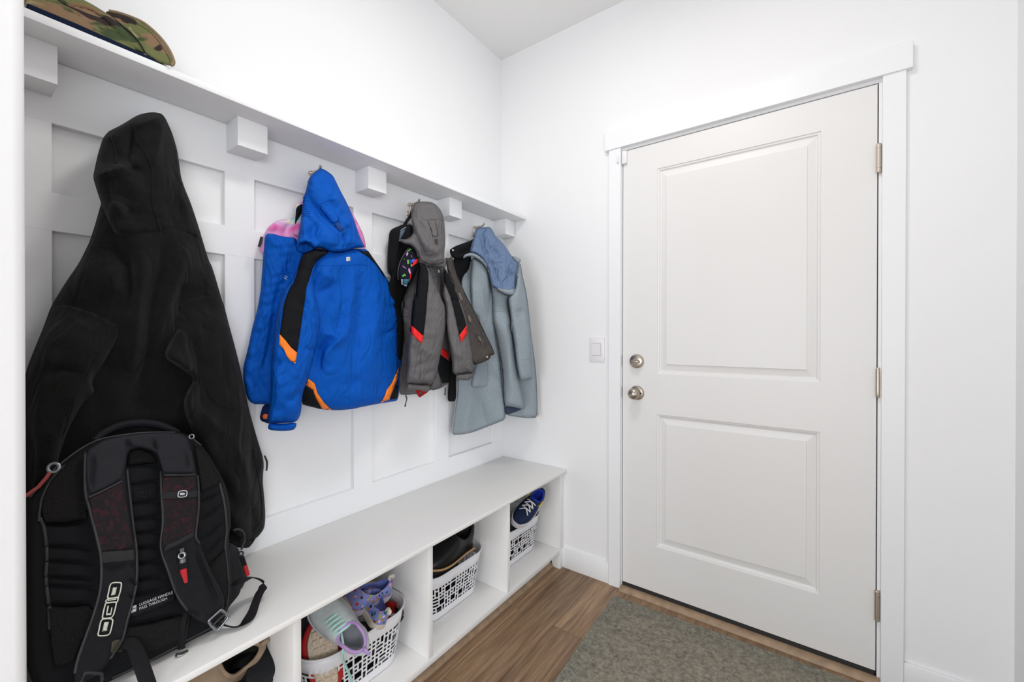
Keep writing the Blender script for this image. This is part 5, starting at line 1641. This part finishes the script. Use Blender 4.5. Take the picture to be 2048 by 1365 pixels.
def make_basket():
    t = root('storage_basket', '', 'basket')
    H, NC, NR = .176, 64, 8
    rnd = random.Random(4)
    occ = [[0]*NC for _ in range(NR)]
    hole = set()
    for r in range(NR):
        for c in range(NC):
            if occ[r][c]:
                continue
            w_, h_ = rnd.choice(((1, 1), (1, 1), (1, 1), (1, 1), (2, 1), (2, 1), (1, 2), (1, 2), (1, 1), (3, 1), (2, 2)))
            w_ = min(w_, NC-c)
            h_ = min(h_, NR-r)
            while w_ > 1 and any(occ[r][c+i] for i in range(w_)):
                w_ -= 1
            while h_ > 1 and any(occ[r+j][c+i] for i in range(w_) for j in range(h_)):
                h_ -= 1
            for i in range(w_):
                for j in range(h_):
                    occ[r+j][c+i] = 1
                    hole.add((2*(c+i)+1, 2*(r+j)+1))
                    if i:
                        hole.add((2*(c+i), 2*(r+j)+1))
                    if j:
                        hole.add((2*(c+i)+1, 2*(r+j)))
                    if i and j:
                        hole.add((2*(c+i), 2*(r+j)))
    N = 2*NC
    # heights: base, then ribs and holes, then plain band to the rim
    zz = [0.0, .022]
    z0, z1 = .022, .132
    ph = (z1-z0)/NR
    for r in range(NR):
        zz += [z0+ph*r+ph*.36, z0+ph*(r+1)]
    zz[1] = z0
    zz += [.150, H]
    # perimeter parameter with narrow ribs
    fr = []
    for c in range(NC):
        fr += [c/NC, (c+.36)/NC]
    bm = bmesh.new()
    rings = []
    big = 1920
    for z in zz:
        f = z/H
        P = rr(0, 0, .098+.027*f, .152+.028*f, .062+.022*f, big)
        rings.append([bm.verts.new((*P[int(q*big) % big], z)) for q in fr])
    for j in range(len(zz)-1):
        for i in range(N):
            if 1 <= j <= 2*NR and (i, j) in {(a, b) for a, b in ()}:
                continue
            row = j-1   # first rib row index 0
            if 0 <= row < 2*NR and (i, row) in hole:
                continue
            k = (i+1) % N
            bm.faces.new((rings[j][i], rings[j][k], rings[j+1][k], rings[j+1][i]))
    bm.faces.new(rings[0][::-1])
    me = bpy.data.meshes.new('basket_wall')
    bm.normal_update()
    bm.to_mesh(me)
    bm.free()
    o = link('basket_wall', me, BASK, t)
    smooth(me, 40)
    sm_ = o.modifiers.new('thickness', 'SOLIDIFY')
    sm_.thickness = .0022
    sm_.offset = -1
    P = rr(0, 0, .1262, .1812, .085, 72)
    bm = bmesh.new()
    tube(bm, [(x, y, H) for x, y in P], .0042, 8, True, 1, flat=.8)
    obj('rim', bm, BASK, t, 60)
    return t


def dup(r, loc, label):
    c = r.copy()
    C.objects.link(c)
    c.location = loc
    c['label'] = label
    for ch in r.children:
        d = ch.copy()
        C.objects.link(d)
        d.parent = c
        for g in ch.children:
            e = g.copy()
            C.objects.link(e)
            e.parent = d
    return c


b1 = make_basket()
b1.location = (.2265, -1.1315, .0695)
b1['label'] = 'white lattice basket heaped with sneakers, in the nearest full cubby'
b1['group'] = 'white lattice baskets'
dup(b1, (.192, -.682, .0695), 'white lattice basket holding black boots, in the middle cubby')
dup(b1, (.199, -.228, .0695), 'white lattice basket holding the navy sneaker, in the far cubby')


# ================================================================== shoes
def shoe(name, label, L, W, H, up_m, sole_m, lin_m, lace_m=None, sole_t=.016, collar=.6, open_to=.52, open_from=.05, toe=.55, cap_m=None, lace_n=5, group=None, cat='shoe', sole_extra=.004, heel_tab=None, collar_m=None):
    """x runs heel to toe, z up; parts: upper, sole, laces"""
    r = root(name, label, cat, group=group)
    NS, NV = 30, 25
    bm = bmesh.new()
    rings = []

    def half(t):
        return W/2*(0.72+.28*math.sin(PI*min(1, max(0, (t-.25)/.75))))*(1-max(0, (t-.72)/.28)**2.2*.96)**.5*(1-max(0, (.14-t)/.14)**2*.75)**.5

    tc_, ta_ = (open_from+open_to)/2, (open_to-open_from)/2
    for i in range(NS):
        t = .002+.996*(i/(NS-1))
        hw = max(half(t), .002)
        if t < open_to:
            hh = H*(1.0-.16*math.sin(PI*min(1, t/open_to)))
        else:
            q = (t-open_to)/(1-open_to)
            hh = H*(1-(1-toe*.8)*q**.8)*(1-max(0, (q-.75)/.25)**2*.6)
        e = .84*math.sqrt(max(0, 1-((t-tc_)/ta_)**2))
        ae = math.acos(min(1, e**(1/.62))) if e > 0 else PI/2
        zb = sole_t*.7
        zt = zb+(hh-zb)*math.sin(ae)**.5
        ring = []
        for k in range(NV):
            u = k/(NV-1)*2-1
            a = abs(u)
            sg = 1 if u >= 0 else -1
            if a >= .5:
                an = (1-a)/.5*ae
                yy = hw*sg*max(0, math.cos(an))**.62
                z_ = zb+(hh-zb)*max(0, math.sin(an))**.5
            else:
                g_ = (.5-a)/.5
                yy = sg*e*hw*(1-g_**2.5)
                z_ = zt-(zt-sole_t-.004)*min(1, g_*1.7)*min(1, e/.45)
            ring.append(bm.verts.new((t*L, yy, z_)))
        rings.append((ring, e, t))
    for i in range(NS-1):
        for k in range(NV-1):
            f = bm.faces.new((rings[i][0][k], rings[i+1][0][k], rings[i+1][0][k+1], rings[i][0][k+1]))
            if rings[i][1]+rings[i+1][1] > .05 and 6 <= k < NV-7:
                f.material_index = 1
            elif cap_m is not None and rings[i][2] > .80:
                f.material_index = 2
    for i in range(NS-1):
        bm.faces.new((rings[i][0][0], rings[i][0][-1], rings[i+1][0][-1], rings[i+1][0][0]))
    bm.faces.new(rings[0][0])
    bm.faces.new(rings[-1][0][::-1])
    if collar_m is not None:
        op = [q for q in rings if q[1] > .12]
        path = [q[0][18].co.copy() for q in op[::-1]] + [Vector((op[0][0][18].co.x-.004, 0, op[0][0][18].co.z+.004))] + [q[0][6].co.copy() for q in op]
        path.append(Vector((op[-1][0][6].co.x+.004, 0, op[-1][0][6].co.z+.002)))
        path = [p.copy() for p in path]
    mats = [up_m, lin_m] + ([cap_m] if cap_m is not None else [])
    obj('upper', bm, mats, r, 60)
    if collar_m is not None:
        bm = bmesh.new()
        tube(bm, chaikin(path, 2), .0048, 8, True, 1)
        obj('collar', bm, collar_m, r, 60)
    # sole
    bm = bmesh.new()
    out = []
    n = 26
    for k in range(n+1):
        t = .001+.998*k/n
        out.append((t*L*1.02-.01*L, half(t)+sole_extra))
    ringp = out+[(x, -y) for x, y in out[::-1]]
    lo = [bm.verts.new((x*.985+.004, y*.92, 0 if x < L*.8 else .006*((x-L*.8)/(L*.2))**2)) for x, y in ringp]
    mi = [bm.verts.new((x, y, sole_t*.5+(.004 if x > L*.8 else 0))) for x, y in ringp]
    hi = [bm.verts.new((x, y*.97, sole_t+(.006 if x > L*.85 else 0))) for x, y in ringp]
    m_ = len(ringp)
    for A_, B_ in ((lo, mi), (mi, hi)):
        for i in range(m_):
            j = (i+1) % m_
            bm.faces.new((A_[i], A_[j], B_[j], B_[i]))
    bm.faces.new(lo)
    bm.faces.new(hi)
    obj('sole', bm, sole_m, r, 50)
    if lace_m is not None:
        bm = bmesh.new()
        for k in range(lace_n):
            t = open_to-.04+(.26/lace_n)*k
            hw = half(t)*.52
            zt = H*(1.0-.10*k/lace_n)*(.97 if t < open_to else (1-(1-toe*.8)*((t-open_to)/(1-open_to))**.8))
            tube(bm, [(t*L-.004, -hw, zt*.93), (t*L, -hw*.5, zt+.004), (t*L+.004, 0, zt+.006), (t*L+.007, hw*.5, zt+.004), (t*L+.008, hw, zt*.93)], .0032, 6, n=3)
        obj('laces', bm, lace_m, r, 60)
    if heel_tab is not None:
        bm = bmesh.new()
        tube(bm, [(.004, 0, H*.92), (-.006, 0, H*1.02), (-.004, 0, H*1.12), (.010, 0, H*1.10), (.012, 0, H*.95)], .0055, 8, flat=.5)
        obj('heel_tab', bm, heel_tab, r, 60)
    return r


def pose(r, heel, toe, up):
    """stand the shoe between two points with its top facing 'up'"""
    h = Vector(heel)
    x = (Vector(toe)-h).normalized()
    z = Vector(up)
    z = (z-x*z.dot(x)).normalized()
    y = z.cross(x)
    r.matrix_world = Matrix(((x.x, y.x, z.x, h.x), (x.y, y.y, z.y, h.y), (x.z, y.z, z.z, h.z), (0, 0, 0, 1)))
    return r


def flat(n, c, rough=.7, **k):
    return mat(n, c, rough, spec=.3, bump=(300, .15, .001), **k)


def floral():
    m = confetti('lilac_print', (.235, .26, .56), [(.10, .04, .03), (.75, .30, .40), (.03, .14, .20), (.42, .42, .08), (.50, .045, .03), (.02, .02, .03), (.55, .17, .03), (.62, .60, .72)], 85)
    for n in m.node_tree.nodes:
        if n.type == 'TEX_VORONOI':
            n.distance = 'EUCLIDEAN'
        if n.type == 'MATH' and n.operation == 'LESS_THAN':
            n.inputs[1].default_value = .42
    return m


FLOR = floral()
LILAC = flat('lilac_lining', (.12, .155, .42))
CREAMR = flat('cream_rubber', (.66, .60, .50))
PURP = flat('mauve', (.36, .24, .47))
GRY = flat('grey_knit', (.40, .435, .44), vary=(60, .08))
MINT = flat('mint_lace', (.36, .62, .54))
LAVS = flat('lavender_sole', (.52, .50, .58))
TANS = flat('tan_outsole', (.56, .46, .35), vary=(120, .18))
REDS = flat('red_rubber', (.46, .014, .016))
BLK = flat('black_leather', (.008, .008, .009), .4)
BLKR = flat('black_rubber', (.014, .014, .015), .6)
NAVS = flat('navy_knit', (.006, .017, .060))
ROY = flat('royal_blue', (.012, .035, .36))
WHT = flat('white_lace', (.72, .70, .72))
BRN = flat('brown_suede', (.055, .022, .014), vary=(80, .2))
DGREY = flat('charcoal_knit', (.03, .031, .034))
TANL = flat('tan_suede', (.33, .245, .165), vary=(40, .15))

# basket 1
g = 'shoes in the nearest full basket'
s = shoe('sneaker', 'grey sneaker with mint laces and mauve collar, on top of the nearest basket', .21, .090, .090, GRY, LAVS, flat('grey_insole', (.24, .25, .27)), MINT, .022, .8, .46, heel_tab=PURP, lace_n=5, collar_m=PURP, group=g)
pose(s, at_x(722, 1290, .372), at_x(646, 1216, .29), (.66, -.52, .60))
# its loose lace over the basket rim
tube3('loose_lace', [Vector(p) for p in px3((680, 1256, .385), (684, 1276, .392), (687, 1298, .392), (684, 1312, .388), (690, 1330, .382), (699, 1350, .372), (708, 1375, .362))], .0034, MINT, None)
lace = bpy.data.objects['loose_lace']
lace.parent = s
bpy.context.view_layer.update()
lace.matrix_parent_inverse = s.matrix_world.inverted()
s = shoe('sneaker', 'lilac printed shoe lying highest at the back of the nearest basket', .185, .074, .066, FLOR, LAVS, LILAC, None, .020, .8, .62, cap_m=CREAMR, heel_tab=CREAMR, group=g)
pose(s, at_x(776, 1190, .265), at_x(695, 1222, .245), (.15, -.50, .85))
s = shoe('sneaker', 'lilac printed shoe with its heel pointing out, beside the grey sneaker', .17, .070, .062, FLOR, CREAMR, LILAC, None, .020, .8, .62, heel_tab=CREAMR, group=g)
pose(s, at_x(757, 1262, .352), at_x(728, 1205, .24), (.45, .30, .85))
s = shoe('sneaker', 'red and black sneaker stood on end showing its tan outsole, left in the nearest basket', .18, .078, .062, BLK, TANS, BLKR, None, .014, .8, .5, sole_extra=.002, group=g)
pose(s, at_x(657, 1384, .347), at_x(645, 1290, .312), (-.72, .40, -.57))
bm = bmesh.new()
ringq = []
for k in range(29):
    tt = .001+.998*(k/28)
    ringq.append((tt*.18, .078/2*(.72+.28*math.sin(PI*min(1, max(0, (tt-.25)/.75))))*(1-max(0, (tt-.72)/.28)**2.2*.96)**.5*(1-max(0, (.14-tt)/.14)**2*.75)**.5+.006))
tube(bm, [(x, y, .020) for x, y in ringq]+[(x, -y, .020) for x, y in ringq[::-1]], .010, 8, True, 1)
o = obj('rand', bm, REDS, s, 60)
# tread blocks
bm = bmesh.new()
for k in range(7):
    for q in (-1, 0, 1):
        box(bm, (.022+k*.021, q*.019-.007, -.0025), (.036+k*.021, q*.019+.007, .001), .0008, 1)
obj('tread', bm, TANS, s)
s = shoe('slipper', 'glossy black shoe leaning against the right end of the nearest basket', .135, .06, .045, BLK, BLKR, BLKR, None, .012, .8, .5, group=g)
pose(s, at_x(766, 1268, .292), at_x(798, 1216, .235), (.55, -.30, .8))
s = shoe('sneaker', 'red sneaker with a white stripe behind the glossy black shoe', .12, .06, .055, REDS, WHT, BLK, WHT, .014, .8, .5, lace_n=2, group=g)
pose(s, at_x(776, 1236, .26), at_x(790, 1205, .20), (.55, -.60, .5))
s = shoe('sandal', 'dark grey and neon yellow sandal at the left end of the nearest basket', .18, .07, .06, flat('charcoal_mesh', (.025, .025, .03)), flat('neon_sole', (.42, .60, .02)), BLKR, None, .016, .8, .5, group=g)
pose(s, at_x(606, 1350, .245), at_x(602, 1275, .20), (.85, .25, .3))

# basket 2
g = 'boots in the middle basket'
s = shoe('boot', 'black boot with a tan welt lying in the middle basket', .28, .11, .11, BLK, BLKR, BLKR, None, .024, .9, .45, group=g, cat='boot')
pose(s, (.238, -.555, .250), (.250, -.84, .250), (.26, 0, .96))
bm = bmesh.new()
tube(bm, [(.02, .054, .026), (.08, .054, .026), (.16, .061, .026), (.22, .056, .028), (.265, .030, .032), (.283, 0, .033), (.265, -.030, .032), (.22, -.056, .028), (.16, -.061, .026), (.08, -.054, .026), (.02, -.054, .026)], .0042, 8)
obj('welt', bm, flat('tan_welt', (.46, .27, .13)), s, 60)
s = shoe('boot', 'black boot with a pale pull tab behind the tan-welted boot', .25, .10, .10, BLK, BLKR, BLKR, None, .02, .9, .45, heel_tab=flat('pale_tab', (.45, .41, .38)), group=g, cat='boot')
pose(s, (.115, -.575, .256), (.110, -.84, .25), (.15, 0, .98))
s = shoe('slipper', 'dark grey slipper at the left end of the middle basket', .2, .08, .07, flat('dark_grey_felt', (.045, .047, .05)), BLKR, BLKR, None, .014, .8, .5, group=g)
pose(s, at_x(884, 1128, .235), at_x(850, 1120, .205), (.6, -.2, .75))

# basket 3
g = 'shoes in the far basket'
s = shoe('sneaker', 'navy sneaker with crossed white laces on top of the far basket', .23, .088, .085, NAVS, WHT, ROY, None, .020, .85, .42, collar_m=ROY, group=g, toe=.6)
pose(s, at_x(1076, 1000, .318), at_x(1030, 1050, .322), (.50, -.55, .70))
bm = bmesh.new()
for k in range(3):
    x0 = .112+k*.020
    zt = .083-k*.007
    for sy in (-1, 1):
        tube(bm, [(x0, -sy*.024, zt-.008), (x0+.010, 0, zt+.004), (x0+.022, sy*.024, zt-.012)], .0030, 6, n=4)
obj('laces', bm, WHT, s, 60)
bm = bmesh.new()
for sy in (1, -1):
    tube(bm, [(.068, sy*.037, .082), (.078, sy*.0385, .073), (.090, sy*.038, .071), (.112, sy*.033, .077)], [.003, .0055, .0045, .0015], 8, flat=.5)
obj('side_mark', bm, flat('yellow_mark', (.80, .58, .03)), s, 60)
s = shoe('sneaker', 'brown suede shoe under the navy sneaker in the far basket', .22, .085, .07, BRN, BLKR, BLKR, BRN, .016, .8, .5, group=g)
pose(s, at_x(1067, 1036, .262), at_x(1030, 1076, .240), (.4, -.2, .9))
s = shoe('slipper', 'dark grey shoe at the left end of the far basket', .2, .085, .08, flat('slate_felt', (.045, .05, .06)), BLKR, BLKR, None, .014, .8, .5, group=g)
pose(s, at_x(1040, 1066, .255), at_x(1005, 1070, .235), (.5, -.4, .75))

# leftmost cubby: shoes heaped on one more basket
dup(b1, (.2265, -1.590, .0695), 'white lattice basket beneath the tan slip-on in the leftmost cubby')
g = 'shoes in the leftmost cubby'
s = shoe('loafer', 'tan suede slip-on with a dark opening in the leftmost cubby', .25, .095, .085, TANL, BLKR, flat('dark_insole', (.012, .011, .010)), None, .016, .85, .55, heel_tab=TANL, collar_m=TANL, group=g)
pose(s, at_x(484, 1334, .235), at_x(392, 1378, .275), (.62, -.30, .72))
s = shoe('shoe', 'plain black shoe right of the tan slip-on in the leftmost cubby', .25, .095, .085, flat('black_suede', (.010, .011, .014), .8), BLKR, BLKR, None, .016, .85, .45, group=g)
pose(s, at_x(388, 1462, .275), at_x(478, 1378, .262), (.55, -.25, .78))

# dark shoes low in the baskets, glimpsed through the lattice
def low_shoes(cx, cy, where):
    lab = 'dark shoe glimpsed through the lattice, low in the %s basket' % where
    for k, (dx, dy, rz, z) in enumerate(((.030, -.115, 1.57, .004), (-.045, -.10, 1.62, .004), (.030, .105, -1.57, .006), (-.05, .115, -1.5, .004), (-.01, 0.0, 1.57, .070))):
        q = shoe('shoe', lab, .20 if k < 4 else .21, .072, .062, (BLK, DGREY)[k % 2], BLKR, BLKR, None, .014, .8, .5, group='dark shoes low in the %s basket' % where)
        q.location = (cx+dx-(0), cy+dy-(.10 if rz > 0 else -.10)*.0-(.0), .0715+z)
        q.rotation_euler = (0, 0, rz)
        q.location.y += -.10 if rz > 0 else .10
        if k < 2:
            q.location.y += .055
        elif k < 4:
            q.location.y += -.055


low_shoes(.2265, -1.1315, 'nearest')
low_shoes(.192, -.682, 'middle')
low_shoes(.199, -.228, 'far')
